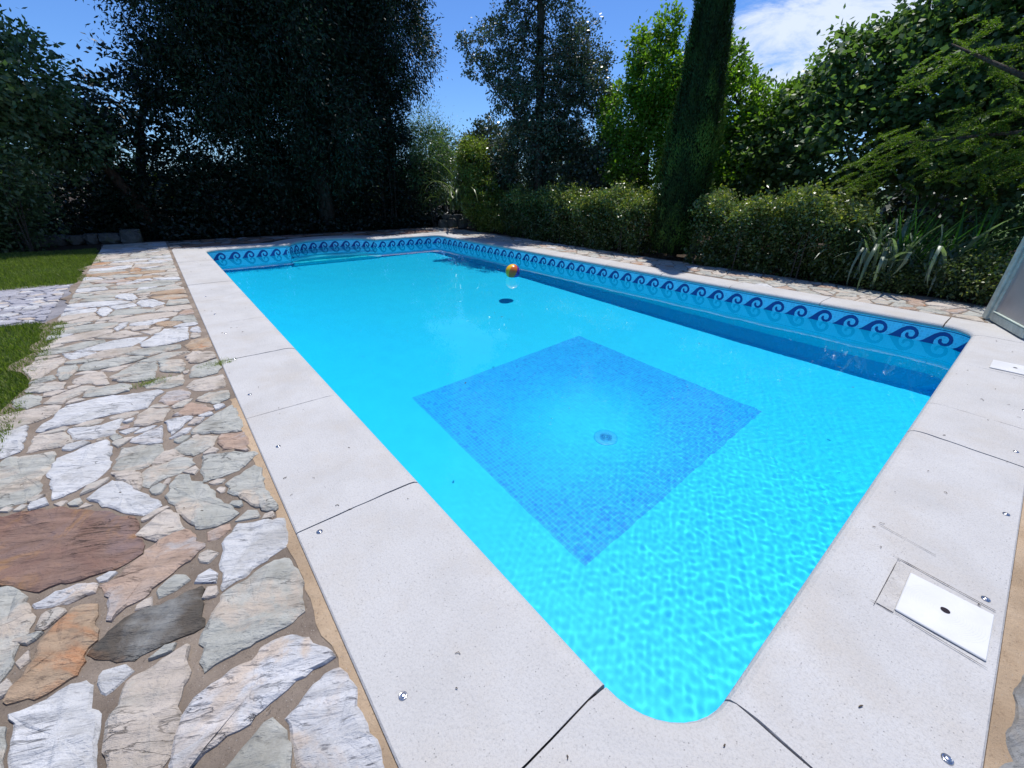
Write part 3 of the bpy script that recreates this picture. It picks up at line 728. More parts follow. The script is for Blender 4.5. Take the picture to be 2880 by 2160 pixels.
def stone_mesh(P, kind, parent, h=0.0, step=.05, amp=.010, relief=.004, zb=-.030, rnd=random):
    P = rough_outline(P, step, amp); n_ = len(P)
    cx_ = sum(p[0] for p in P)/n_; cy__ = sum(p[1] for p in P)/n_
    size = math.sqrt(abs(poly_area(P)))
    b1 = min(.012, size*.06); b2 = .32
    tx_, ty_ = rnd.uniform(-1, 1)*.012, rnd.uniform(-1, 1)*.012
    V = []
    def tilt(x, y): return (x-cx_)*tx_+(y-cy__)*ty_
    def nz_(x, y): return relief*(mnoise.noise(Vector((x*9, y*9+cx_*50, h)))+.6*mnoise.noise(Vector((x*23, y*23, 2))))
    for x, y in P: V.append((x, y, zb))
    for x, y in P: V.append((x, y, h-.008+tilt(x, y)+.5*nz_(x, y)))
    for x, y in P:
        d = math.hypot(x-cx_, y-cy__)+1e-6; t = b1/d; xx, yy = x-(x-cx_)*t, y-(y-cy__)*t
        V.append((xx, yy, h+tilt(xx, yy)+nz_(xx, yy)))
    for x, y in P:
        xx, yy = x-(x-cx_)*b2, y-(y-cy__)*b2; V.append((xx, yy, h+.0015+tilt(xx, yy)+1.6*nz_(xx, yy)))
    V.append((cx_, cy__, h+.001+1.5*nz_(cx_, cy__)))
    F = []
    for i in range(n_):
        j = (i+1) % n_
        F += [(i, j, n_+j, n_+i), (n_+i, n_+j, 2*n_+j, 2*n_+i), (2*n_+i, 2*n_+j, 3*n_+j, 3*n_+i), (3*n_+i, 3*n_+j, 4*n_)]
    V = [(x-cx_, y-cy__, z) for x, y, z in V]
    o = mesh_obj('stone', V, F, STONE[kind], parent); o.location = (cx_, cy__, 0)
    return o
rs = random.Random(11)
def pick(w): return rs.choices(list(w), list(w.values()))[0]
MIXW = {'white': 20, 'grey': 34, 'cream': 26, 'pink': 8, 'rust': 3, 'veined': 9}
terrace = empty('left_terrace'); tag(terrace, kind='structure')
placed = []
SHRINK = .011
def swell(P, d):
    cx_ = sum(p[0] for p in P)/len(P); cy__ = sum(p[1] for p in P)/len(P)
    return [(p[0]+(p[0]-cx_)/math.hypot(p[0]-cx_, p[1]-cy__)*d, p[1]+(p[1]-cy__)/math.hypot(p[0]-cx_, p[1]-cy__)*d) for p in P]
for kind, P in TRACED:
    P = swell(P, .009 if max(p[0] for p in P) < -.72 else .003)
    stone_mesh(P, kind, terrace, h=rs.uniform(-.003, .004), step=.026, amp=.013, relief=.009)
    placed.append(P)
def dens(P):
    out = []
    for i in range(len(P)):
        a, b = P[i], P[(i+1) % len(P)]; m_ = max(1, int(math.hypot(b[0]-a[0], b[1]-a[1])/.03))
        out += [(a[0]+(b[0]-a[0])*k_/m_, a[1]+(b[1]-a[1])*k_/m_) for k_ in range(m_)]
    return out
def bbox(P): return (min(p[0] for p in P), min(p[1] for p in P), max(p[0] for p in P), max(p[1] for p in P))
class Occ:
    def __init__(s): s.items = []
    def add(s, P): s.items.append((bbox(P), P, dens(P)))
    def hits(s, P, m_=.012):
        b = bbox(P); D = dens(P)
        for (c, Q, DQ) in s.items:
            if b[0] > c[2]+m_ or b[2] < c[0]-m_ or b[1] > c[3]+m_ or b[3] < c[1]-m_: continue
            if any(inpoly(p, Q) for p in D) or any(inpoly(p, P) for p in DQ): return True
            for p in D[::2]:
                for q_ in DQ[::2]:
                    if (p[0]-q_[0])**2+(p[1]-q_[1])**2 < m_*m_: return True
        return False
occ = Occ()
for P in placed: occ.add(P)
def blob_poly(x, y, r, n_=7, asp=1.4):
    a0 = rs.uniform(0, 3.14); out = []
    rot_ = rs.uniform(-.5, .5)
    for i in range(n_):
        a = a0+2*math.pi*i/n_; rr = r*rs.uniform(.72, 1.1); u, v = rr*math.cos(a)*asp, rr*math.sin(a)/asp
        out.append((x+u*math.cos(rot_)-v*math.sin(rot_), y+u*math.sin(rot_)+v*math.cos(rot_)))
    return out
n_parts = len(placed)
# further stones are grown into the room the hand-placed ones leave, big ones first
GRID = {}
def reg(P):
    for p in dens(P): GRID.setdefault((int(math.floor(p[0]*4)), int(math.floor(p[1]*4))), []).append(p)
for P in placed: reg(P)
def near_pts(x, y, r):
    out = []
    k_ = int(r*4)+1
    for i in range(int(math.floor(x*4))-k_, int(math.floor(x*4))+k_+1):
        for j in range(int(math.floor(y*4))-k_, int(math.floor(y*4))+k_+1): out += GRID.get((i, j), ())
    return [p for p in out if abs(p[0]-x) < r and abs(p[1]-y) < r]
grown = []
def grow(x, y, r, joint, asp, bounds, polys):
    pts = near_pts(x, y, r*asp+.06)
    if any((p[0]-x)**2+(p[1]-y)**2 < (joint+r*.22)**2 for p in pts): return None
    if any(b_[0] <= x <= b_[2] and b_[1] <= y <= b_[3] and inpoly((x, y), Q) for b_, Q in polys): return None
    P = blob_poly(x, y, r, rs.choice((6, 7, 8)), asp)
    for n_, c in (((1, 0), bounds[2]), ((-1, 0), -bounds[0]), ((0, 1), bounds[3]), ((0, -1), -bounds[1])): P = clip(P, n_, c)
    pts.sort(key=lambda p: (p[0]-x)**2+(p[1]-y)**2)
    for p in pts:
        d = math.hypot(p[0]-x, p[1]-y); n_ = ((p[0]-x)/d, (p[1]-y)/d)
        if any(q_[0]*n_[0]+q_[1]*n_[1] > (x*n_[0]+y*n_[1]+d-joint) and abs(-(q_[0]-x)*n_[1]+(q_[1]-y)*n_[0]) < r*1.2 for q_ in P):
            if inpoly(p, P) or min((q_[0]-p[0])**2+(q_[1]-p[1])**2 for q_ in dens(P)) < joint*joint:
                P = clip(P, n_, x*n_[0]+y*n_[1]+d-joint)
                if len(P) < 3: return None
    return P if abs(poly_area(P)) > .0016 else None
polys = [(bbox(P), P) for P in placed]
BND = (-2.0, -1.3, -.70, 15.42)
for r_, tries, jn, asp in ((.10, -1500, .012, 1.2), (.06, -2500, .011, 1.1), (.27, 900, .016, 1.5), (.20, 1500, .016, 1.4), (.13, 2600, .015, 1.3), (.08, 2400, .014, 1.2)):
    for _ in range(abs(tries)):
        y = rs.uniform(.25, 15.4) if rs.random() < .93 else rs.uniform(-1.2, .4)
        if tries < 0: y = rs.uniform(1.25, 3.6)
        x = rs.uniform(-1.97, -.73)
        r2 = r_*rs.uniform(.8, 1.15)*(1 if y > 3.4 else .8)
        P = grow(x, y, r2, jn*(1.6 if y < 3 and tries > 0 else 1), asp if y > 3.4 else 1.1, BND, polys)
        if P is None: continue
        grown.append(P); polys.append((bbox(P), P)); reg(P)
grown.sort(key=lambda P: -abs(poly_area(P))*(6 if P[0][1] < 3.5 else 1 if P[0][1] < 8 else .5))
for P in grown:
    if n_parts >= 298: break
    stone_mesh(P, pick(MIXW), terrace, h=-.002+rs.uniform(-.004, .004), step=.08, amp=.008, relief=.004); n_parts += 1
rest = grown[max(0, 298-len(placed)):]
if rest:
    V, F = [], []
    for P in rest:
        P = P if poly_area(P) > 0 else P[::-1]; b = len(V); n_ = len(P); cx_ = sum(p[0] for p in P)/n_; cy__ = sum(p[1] for p in P)/n_
        hz = rs.uniform(-.006, .001)
        V += [(x, y, -.03) for x, y in P]+[(x, y, hz-.006) for x, y in P]+[(x+(cx_-x)*.12, y+(cy__-y)*.12, hz) for x, y in P]
        for i in range(n_):
            j = (i+1) % n_; F += [(b+i, b+j, b+n_+j, b+n_+i), (b+n_+i, b+n_+j, b+2*n_+j, b+2*n_+i)]
        F.append(tuple(b+2*n_+i for i in range(n_)))
    o = mesh_obj('small_stones', V, F, STONE['cream'], terrace); tag(o, kind='stuff')
print('terrace stones', n_parts, 'rest', len(rest))
# right strip, far strip, near side, side path
def pave(name, regions, area, stretch, joint, mixw, hb=-.004, skip=None, step=.1, cap=298):
    par = empty(name); tag(par, kind='structure'); c = 0
    for rg in regions:
        for P in voronoi(rg, area, stretch, joint, .95, rs):
            if skip and skip(P): continue
            if c >= cap: break
            stone_mesh(P, pick(mixw), par, h=hb+rs.uniform(-.004, .004), step=step, amp=.010, relief=.004); c += 1
    return par, c
pave('hedge_side_paving', [(W+.515, -.5, 8.25, 15.2)], .075, .55, .024, {'grey': 44, 'cream': 40, 'white': 5, 'rust': 2, 'pink': 12})
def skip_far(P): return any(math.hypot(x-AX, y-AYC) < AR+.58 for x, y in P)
pave('far_terrace_paving', [(-.66, L+.63, W+.5, 15.4)], .10, 1.6, .03, {'brown': 40, 'slate': 20, 'granite': 20}, skip=skip_far)  # dark stone mix puts the canopy's shade into the paving colour
BIGS = [(.28, -.635), (.45, -.61), (.62, -.60), (.705, -.590), (.79, -.602), (.873, -.590), (.95, -.606), (1.06, -.600), (1.142, -.618), (1.22, -.66), (1.17, -.92), (.52, -1.02), (.30, -.82)]
near_par, _ = pave('near_terrace_paving', [(-.6, -1.7, 4.2, -.69)], .11, 1.4, .035, {'granite': 70, 'cream': 10}, hb=-.004, step=.05, skip=lambda P: any(inpoly(p, BIGS) for p in dens(P)) or any(inpoly(p, P) for p in BIGS))
stone_mesh(BIGS, 'granite', near_par, h=-.001, step=.03, amp=.016, relief=.004)
pave('side_path', [(-4.6, 7.1, -2.12, 9.55)], .030, 1.3, .014, {'veined': 10, 'lilac': 40}, hb=-.008)
# rock edging of the beds at the far side
def rock(name, c, s, mat, parent=None, seed=0, n_=10, m_=7):
    V, F = [], []
    for i in range(m_+1):
        ph = math.pi*i/m_
        for j in range(n_):
            th = 2*math.pi*j/n_; d = Vector((math.sin(ph)*math.cos(th), math.sin(ph)*math.sin(th), math.cos(ph)))
            r = 1+.35*mnoise.noise(d*1.6+Vector((seed*3.3, seed, 0)))+.15*mnoise.noise(d*4+Vector((seed, 0, 5)))
            q_ = Vector((max(-.8, min(.8, d.x*r)), max(-.8, min(.8, d.y*r)), max(-.75, min(.7, d.z*r))))
            V.append((c[0]+q_.x*s[0], c[1]+q_.y*s[1], c[2]+q_.z*s[2]))
    for i in range(m_):
        for j in range(n_): F.append((i*n_+j, (i+1)*n_+j, (i+1)*n_+(j+1) % n_, i*n_+(j+1) % n_))
    return mesh_obj(name, V, F, mat, parent)
M_ROCK = m_stone('mossy_grey_granite', [(.07, .07, .065), (.11, .108, .10), (.16, .155, .145)], .3, (.05, .05, .045), (.10, .11, .06))
wl = empty('rock_edging', (0, 0, 0)); tag(wl, 'low edging of rough grey rocks beside the lawn at the far end of the path', 'rock edging')
x = -5.2; i = 0
while x < -1.3:
    w_ = rs.uniform(.3, .55); rock('rock', (x+w_/2, 16.0-.12*(x+1.3)+rs.uniform(-.05, .05), .09), (w_*.60, .26, rs.uniform(.15, .22)+.10*(x > -2)), M_ROCK, wl, i); x += w_*.92; i += 1
wr = empty('rock_edging', (0, 0, 0)); tag(wr, 'low wall of pale rocks under the reed at the far right pool corner', 'rock edging')
for i in range(7):
    t = i/6; rock('rock', (8.1+1.9*t, 15.1-1.5*t+rs.uniform(-.06, .06), .14+rs.uniform(-.03, .05)), (.26, .2, .24), M_ROCK, wr, 40+i)
for i in range(6):
    t = i/5; rock('rock', (8.3+1.5*t, 15.1-1.3*t, .38), (.2, .17, .14), M_ROCK, wr, 60+i)
# ------------------------------------------------------------------ things by the pool
M_WHITE = m_plain('white_plastic', (.57, .57, .565), .5, .4, var=.035, bump=.05, scale=9)
M_STEEL = m_plain('stainless_steel', (.55, .55, .57), .22, .5, 1.0, var=.1, bump=.05, scale=200)
M_DARK = m_plain('dark_hole', (.02, .015, .02), .8, .2)
M_RECESS = m_mortar('recess_mortar', (.48, .44, .38), (.62, .58, .52))
# skimmer lids: square plate with moulded rings and a finger hole
def skimmer(x0, x1, y0, y1, label, rz=0):
    cx_, cy__ = (x0+x1)/2, (y0+y1)/2; hx, hy = (x1-x0)/2, (y1-y0)/2
    t = empty('skimmer_lid', (cx_, cy__, 0), rz); tag(t, label, 'skimmer lid')
    b = MB(); b.box((0, 0, .0045), (2*hx, 2*hy, .009), bev=.003); b.build('plate', M_WHITE, t)
    for r in np.arange(.035, min(hx, hy)*.95, .0085):
        b = MB(); n_ = 40; base = 0
        V = []; 
        for rr, z in ((r-.0016, .0088), (r, .0094), (r+.0016, .0088)):
            V += [(rr*math.cos(2*math.pi*k_/n_), rr*math.sin(2*math.pi*k_/n_), z) for k_ in range(n_)]
        F = [(q_*n_+k_, q_*n_+(k_+1) % n_, (q_+1)*n_+(k_+1) % n_, (q_+1)*n_+k_) for q_ in range(2) for k_ in range(n_)]
        b.add(V, F)
        if r < .04: ringm = b
        else: ringm.add(b.v, b.f)
    ringm.build('moulded_rings', M_WHITE, t)
    b = MB(); n_ = 18
    b.add([(.0145*math.cos(2*math.pi*k_/n_)+.01, .0145*math.sin(2*math.pi*k_/n_), .0103) for k_ in range(n_)], [tuple(range(n_))]); b.build('finger_hole', M_DARK, t)
    return t
skimmer(1.092, 1.368, -.529, -.276, 'white square skimmer lid with moulded rings on the near coping')
skimmer(4.99, 5.30, -.545, -.235, 'white skimmer lid at the picture edge on the coping near the gate')
# worn mortar patch round the nearer lid and the saw cuts in the stone
def patch(poly, z, mat, name): tag(mesh_obj(name, [(x, y, z) for x, y in poly], [tuple(range(len(poly)))], mat), kind='structure')
M_PATCH = m_mortar('worn_patch', (.50, .47, .43), (.62, .60, .57))
patch([(1.075, -.275), (1.075, -.222), (1.40, -.228), (1.40, -.275)], .0042, M_PATCH, 'lid_recess')
M_CUT = m_plain('saw_cut', (.10, .09, .085), .9, .1)
cuts = MB()
def cut(a, b, w=.003):
    a = Vector(a); b = Vector(b); d = (b-a).normalized(); n_ = Vector((-d.y, d.x))*w/2
    m_ = 8; V = []
    for i in range(m_+1):
        p = a+(b-a)*i/m_; k_ = .6+.8*mnoise.noise(Vector((p.x*40, p.y*40, 1))); V += [(p.x+n_.x*k_, p.y+n_.y*k_, .0052), (p.x-n_.x*k_, p.y-n_.y*k_, .0052)]
    cuts.add(V, [(2*i, 2*i+1, 2*i+3, 2*i+2) for i in range(m_)])
cut((1.43, -.222), (1.40, -.531), .006); cut((1.055, -.218), (1.435, -.226), .003); cut((1.073, -.205), (1.071, -.28), .003); cut((1.078, -.28), (1.062, -.535), .005)
cut((1.44, -.205), (1.415, -.235), .003); cut((1.626, -.113), (1.585, -.33), .003)
tag(cuts.build('saw_cut', M_CUT), kind='structure')
# steel cover anchors
ANCH = [(-.56, .66), (-.56, 1.56), (-.55, 2.46), (-.56, 3.38), (-.54, 4.30), (-.50, 5.2), (-.50, 6.15), (-.5, 7.3), (3.12, -.50), (2.24, -.51), (1.452, -.50), (.61, -.49), (4.0, -.50)]
first = None
near_txt = {0: 'steel cover anchor in the coping nearest to the lower edge of the picture, left side', 1: 'steel cover anchor right beside the second joint of the left coping',
            2: 'steel cover anchor on the left coping, third from the near end', 3: 'steel cover anchor on the left coping, fourth from the near end',
            10: 'steel cover anchor just above the nearer skimmer lid', 11: 'steel cover anchor in the bottom right corner of the coping',
            9: 'steel cover anchor next beyond the nearer skimmer lid', 8: 'steel cover anchor on the near coping, halfway between the two lids'}
for i, (x, y) in enumerate(ANCH):
    if first is None:
        t = empty('cover_anchor', (x, y, 0)); first = t
        b = MB(); b.lathe([(.0145, 0), (.0145, .0015), (.0125, .0035), (.0105, .0038), (.0095, .003)], n=20); b.build('collar', M_STEEL, t, True)
        b = MB(); b.lathe([(.0095, .002), (.0090, .0055), (.0050, .0068), (.0015, .0072)], n=16); b.build('screw_head', m_plain('polished_steel', (.62, .60, .60), .26, .5, 1.0, var=.02, bump=0), t, True)
    else:
        t = first.copy(); link(t); t.location = (x, y, 0)
        for ch in first.children:
            c = ch.copy(); link(c, t)
    t.rotation_euler = (0, 0, i*.7)
    near_txt.update({4: 'steel cover anchor on the left coping beside the grass tuft, fifth from the near end', 5: 'tiny steel cover anchor on the left coping, sixth from the near end', 6: 'tiny steel cover anchor on the left coping, seventh from the near end', 7: 'farthest tiny steel cover anchor along the left coping', 12: 'small steel cover anchor on the near coping close to the far skimmer lid'})
    lb_ = near_txt[i]
    tag(t, lb_, 'anchor', 'steel anchors of the pool cover')
# beach ball
ball = empty('beach_ball', (4.98, 6.90, -DW+.105)); tag(ball, 'small beach ball with orange, yellow, white and purple panels floating on the water', 'ball')
rb_ = .158
ball.rotation_euler = (0, 0, 0)
ball.rotation_mode = 'QUATERNION'
_ax = Vector((.42, -.10, .90)).normalized(); _c = Vector((-.60, -.74, .05)); _x = (_c-_ax*_c.dot(_ax)).normalized(); _x = Matrix.Rotation(-R(30), 3, _ax) @ _x; _y = _ax.cross(_x)
ball.rotation_quaternion = Matrix(((_x.x, _y.x, _ax.x), (_x.y, _y.y, _ax.y), (_x.z, _y.z, _ax.z))).to_quaternion()
pc = [(.62, .13, .015), (.13, .03, .24), (.80, .52, .05), (.78, .74, .62), (.70, .24, .02), (.80, .45, .02)]
for k_ in range(6):
    V, F = [], []; n_, m_ = 7, 14
    for i in range(m_+1):
        ph = math.pi*(.045+.91*i/m_)
        for j in range(n_+1):
            th = 2*math.pi*(k_+j/n_)/6; rr = rb_*(1-.012*math.exp(-((j/n_-.0)**2)*90)-.012*math.exp(-((j/n_-1.)**2)*90))
            V.append((rr*math.sin(ph)*math.cos(th), rr*math.sin(ph)*math.sin(th), rr*math.cos(ph)))
    for i in range(m_):
        for j in range(n_): a = i*(n_+1)+j; F.append((a, a+n_+1, a+n_+2, a+1))
    mesh_obj('panel', V, F, m_plain('ball_panel_vinyl', pc[k_], .28, .5, var=.02, bump=.05, scale=30), ball, True)
for s_ in (1, -1):
    b = MB(); b.lathe([(rb_*.16, s_*rb_*.985), (rb_*.10, s_*rb_*1.0), (rb_*.02, s_*rb_*1.005)], n=16); b.build('end_cap', m_plain('ball_cap_vinyl', (.12, .02, .30) if s_ < 0 else (.8, .8, .78), .3, .5, var=.02, bump=0), ball)
b = MB(); b.tube([(0, 0, rb_), (0, 0, rb_+.012)], .006, 8); b.build('valve', M_WHITE, ball)
# main drain
dr = empty('main_drain', (2.62, 2.27, ZB)); tag(dr, 'round pale grille of the main drain on the pool floor', 'drain')
M_DRAIN = m_plain('drain_plastic', (.01, .54, .90), .5, .4, var=.05)
M_DRAIN2 = m_plain('drain_slots', (.005, .38, .78), .6, .3)
b = MB(); b.lathe([(.14, .0), (.14, .006), (.125, .010), (.085, .012)], n=36); b.build('flange', M_DRAIN, dr)
b = MB()
for k_ in range(26):
    a = 2*math.pi*k_/26; b.box((.054*math.cos(a), .054*math.sin(a), .015), (.045, .005, .004), a)
for k_ in range(12):
    a = 2*math.pi*k_/12; b.box((.02*math.cos(a), .02*math.sin(a), .015), (.018, .004, .004), a)
b.build('slots', M_DRAIN2, dr)
# gate at the right: pale green-white frame with a beige sheet
M_PAINT = m_plain('weathered_pale_paint', (.50, .58, .52), .45, .5, var=.14, bump=.35, scale=14)
M_SHEET = m_plain('beige_sheet', (.40, .36, .34), .35, .5, var=.06, bump=.08, scale=6)
M_RUST = m_plain('rusty_streak', (.36, .20, .10), .7, .3, var=.3, bump=.3, scale=40)
ga = Vector((7.37, -.03, 0)); gd = Vector((6.47-7.37, -.39+.03, 0)).normalized(); gz = math.atan2(gd.y, gd.x)
gate = empty('pool_gate', (ga.x, ga.y, 0), gz); tag(gate, 'pale green-white framed gate with a beige panel at the right edge beside the hedge', 'gate')
GH = 1.15
b = MB(); b.box((-.01, 0, GH/2), (.115, .07, GH), bev=.008); b.build('hinge_post', M_PAINT, gate)
b = MB(); b.box((.10, 0, GH/2+.01), (.06, .045, GH-.04), bev=.006); b.build('leaf_stile', M_PAINT, gate)
b = MB(); b.box((.53, 0, .065), (.80, .05, .10), bev=.008); b.build('bottom_rail', M_PAINT, gate)
b = MB(); b.box((.53, 0, .125), (.80, .065, .012), bev=.003); b.build('drip_ledge', M_PAINT, gate)
b = MB(); b.box((.52, 0, GH-.04), (.82, .045, .06), bev=.006); b.build('top_rail', M_PAINT, gate)
b = MB(); b.box((.955, 0, GH/2+.01), (.05, .05, GH-.02), bev=.006); b.build('lock_post', M_PAINT, gate)
b = MB(); b.box((.52, -.004, GH/2+.02), (.80, .008, GH-.16)); sh = b.build('panel', M_SHEET, gate)
for zz in (.21, .60): 
    b = MB(); b.box((.50, .008, zz), (.80, .012, .014), bev=.003); b.build('bead', M_PAINT, gate)
for zz in (.40, .78):
    b = MB(); b.box((.045, .032, zz), (.07, .02, .05), bev=.004); b.tube([(.04, .045, zz-.05), (.04, .045, zz+.05)], .011, 8); b.build('hinge', M_PAINT, gate)
b = MB(); b.box((.085, .0235, .30), (.035, .008, .16), bev=.002); b.build('stained_plate', M_RUST, gate)
b = MB(); b.lathe([(.035, 0), (.035, .004), (.03, .006)], n=20); o = b.build('round_vent', M_DARK, gate); o.location = (.30, .006, .42); o.rotation_euler = (-math.pi/2, 0, 0)
# small orange leaf on the paving and a few dry bits
b = MB(); b.add([(0, 0, .006), (.03, .012, .014), (.06, 0, .008), (.03, -.014, .010)], [(0, 1, 2), (0, 2, 3)])
lf = b.build('fallen_leaf', m_plain('orange_dry_leaf', (.62, .20, .05), .6, .3)); lf.location = (7.55, .62, 0); tag(lf, 'single small orange dry leaf lying on the paving by the hedge', 'leaf')
db = MB()
for _ in range(95):
    if rs.random() < .55: x, y = rs.uniform(-.63, -.06), rs.uniform(.1, 12)
    else: x, y = rs.uniform(.0, 6.5), rs.uniform(-.55, -.06)
    if rs.random() < .3: x, y = rs.uniform(-1.9, -.7), rs.uniform(.3, 6)
    l_ = rs.uniform(.006, .022); a = rs.uniform(0, 6.28); c_ = rs.uniform(-.6, .6); w_ = rs.uniform(.0008, .0022)
    pts = [(x, y, .004), (x+l_*.5*math.cos(a), y+l_*.5*math.sin(a), .007), (x+l_*math.cos(a+c_), y+l_*math.sin(a+c_), .004)]
    db.tube(pts, w_, 4)
tag(db.build('dry_twigs_and_seeds', m_plain('dry_twig', (.12, .09, .06), .9, .2)), kind='stuff')
# leaves floating on the water
for i, (x, y) in enumerate(((2.9, 4.6), (4.7, .8), (4.2, .55), (1.2, 3.0))):
    b = MB(); s_ = rs.uniform(.015, .03); b.add([(-s_, 0, .001), (0, s_*.4, .003), (s_, 0, .001), (0, -s_*.4, .003)], [(0, 1, 2, 3)])
    o = b.build('floating_leaf', m_plain('wet_leaf', (.03, .10, .12), .4, .5)); o.location = (x, y, -DW+.004); o.rotation_euler = (0, 0, i*1.3)
    tag(o, ('tiny dark leaf drifting on the water just beyond the blue square', 'tiny dark leaf drifting near the right coping', 'tiny dark leaf drifting right of the blue square near the coping', 'tiny dark leaf drifting left of the blue square')[i], 'leaf', 'leaves drifting on the water')
# ------------------------------------------------------------------ vegetation
g_ = np.random.default_rng(21)
def unit(a): return a/np.maximum(np.linalg.norm(a, axis=1, keepdims=True), 1e-9)
def leaf_quads(c, length, width, up=.5, dirs=None, droop=.15, var=.3, curl=.12):
    """one rhombus-like leaf at every centre"""
    n = len(c)
    nrm = unit(g_.normal(size=(n, 3))+np.array([0, 0, up]))
    d = g_.normal(size=(n, 3)) if dirs is None else dirs+g_.normal(size=(n, 3))*.45
    d[:, 2] -= droop
    d = unit(d-nrm*(d*nrm).sum(1, keepdims=True)); s = np.cross(nrm, d)
    l_ = length*(1+var*g_.uniform(-1, 1, (n, 1))); w_ = width*(1+var*g_.uniform(-1, 1, (n, 1)))/2
    a = c; b = c+d*l_*.42+s*w_-nrm*l_*curl*.2; e = c+d*l_-nrm*l_*curl; f = c+d*l_*.42-s*w_-nrm*l_*curl*.2
    return np.stack([a, b, e, f], 1).reshape(-1, 3)
def clumps(blobs, rc, per, shell=.6, flat=.8, sprig=.0):
    """leaf centres gathered in clumps through and over ellipsoids; returns centres, outward directions, clump tone, clump centres"""
    C, D, T, CC = [], [], [], []
    for (x, y, z, rx, ry, rz, n) in blobs:
        u = unit(g_.normal(size=(n, 3))); rad = shell+(1.04-shell)*g_.random((n, 1))**.7
        if sprig: rad += (g_.random((n, 1)) < .12)*g_.random((n, 1))*sprig
        cc = np.array([x, y, z])+u*rad*np.array([rx, ry, rz])
        rr = rc*(.6+.8*g_.random((n, 1)))
        k = np.maximum(3, (per*(.6+.8*g_.random(n)))).astype(int)
        idx = np.repeat(np.arange(n), k)
        off_ = g_.normal(size=(len(idx), 3))*np.array([1, 1, flat])*.55
        C.append(cc[idx]+off_*rr[idx]); D.append(unit(u[idx]*.8+off_)); T.append((g_.random(n)*.5)[idx]+g_.random(len(idx))*.5); CC.append(cc)
    return np.concatenate(C), np.concatenate(D), np.concatenate(T), np.concatenate(CC)
def trunk_mesh(path, rads, targets, twigs=None, n=8, limb_r=.05):
    b = MB(); b.tube(path, rads, n)
    P = [Vector(p) for p in path]
    for t in targets:
        t = Vector(t); best = min(P, key=lambda q: (q-t).length+max(0, q.z-t.z)*1.2); m_ = best.lerp(t, .5)+Vector((0, 0, -.1*(t-best).length))
        b.tube([best, m_, t], [limb_r, limb_r*.65, limb_r*.3], 6)
    if twigs is not None:
        for t in twigs:
            t = Vector(t); src = min([Vector(q) for q in targets]+P, key=lambda q: (q-t).length)
            b.tube([src, src.lerp(t, .55)+Vector((0, 0, .05)), t], [limb_r*.3, limb_r*.2, .004], 4, False)
    return b
def tree(name, label, cat, path, rads, blobs, leaf, mat, bark, rc=.35, per=60, shell=.55, flat=.8, group=None, sprig=.15, ntw=40, limb_r=.05, up=.5, droop=.15):
    t = empty(name, (path[0][0], path[0][1], 0)); tag(t, label, cat, group)
    inv = Vector((path[0][0], path[0][1], 0))
    C, D, T, CC = clumps(blobs, rc, per, shell, flat, sprig)
    co = leaf_quads(C, leaf[0], leaf[1], up, D, droop)
    o = quads_obj('crown', co-np.array(inv), mat, t, T)
    tw = CC[g_.integers(0, len(CC), ntw)] if ntw else None
    b = trunk_mesh(path, rads, [(q[0], q[1], q[2]) for q in blobs], tw, 10, limb_r)
    b.v = [(v[0]-inv.x, v[1]-inv.y, v[2]) for v in b.v]
    b.build('trunk', bark, t, True)
    return t
BARK = m_bark('grey_brown_bark', (.035, .028, .022), (.10, .082, .065)); BARK2 = m_bark('pale_grey_bark', (.12, .11, .10), (.24, .23, .21))
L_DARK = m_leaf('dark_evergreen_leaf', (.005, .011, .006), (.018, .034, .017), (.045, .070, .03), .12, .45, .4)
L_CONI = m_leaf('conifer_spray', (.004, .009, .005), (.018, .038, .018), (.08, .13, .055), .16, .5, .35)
L_CYP = m_leaf('cypress_scale_leaf', (.010, .026, .004), (.028, .062, .008), (.08, .14, .015), .18, .6, .3)
L_OAK = m_leaf('holm_oak_leaf', (.026, .042, .024), (.080, .105, .065), (.16, .18, .12), .25, .30, .7)
L_BRT = m_leaf('bright_laurel_leaf', (.07, .14, .012), (.18, .30, .028), (.30, .42, .055), .5, .4, .5)
L_MID = m_leaf('mid_green_leaf', (.035, .065, .022), (.10, .155, .055), (.20, .26, .10), .4, .38, .55)
L_LEFT = m_leaf('grey_green_leaf', (.05, .085, .04), (.13, .185, .085), (.24, .29, .15), .4, .38, .55)
L_HAZ = m_leaf('hazel_leaf', (.055, .10, .035), (.14, .215, .085), (.26, .32, .12), .45, .42, .5)
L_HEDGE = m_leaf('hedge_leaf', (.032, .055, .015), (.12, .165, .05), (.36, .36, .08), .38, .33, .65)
L_FEA = m_leaf('blue_grey_feathery_leaf', (.09, .14, .11), (.18, .25, .20), (.3, .36, .28), .4, .5, .4)
L_FERN = m_leaf('yellow_green_frond', (.07, .13, .012), (.13, .20, .02), (.20, .27, .04), .45, .5, .35)
L_YEL = m_leaf('yellow_tipped_leaf', (.08, .12, .018), (.20, .24, .05), (.36, .38, .09), .45, .4, .5)

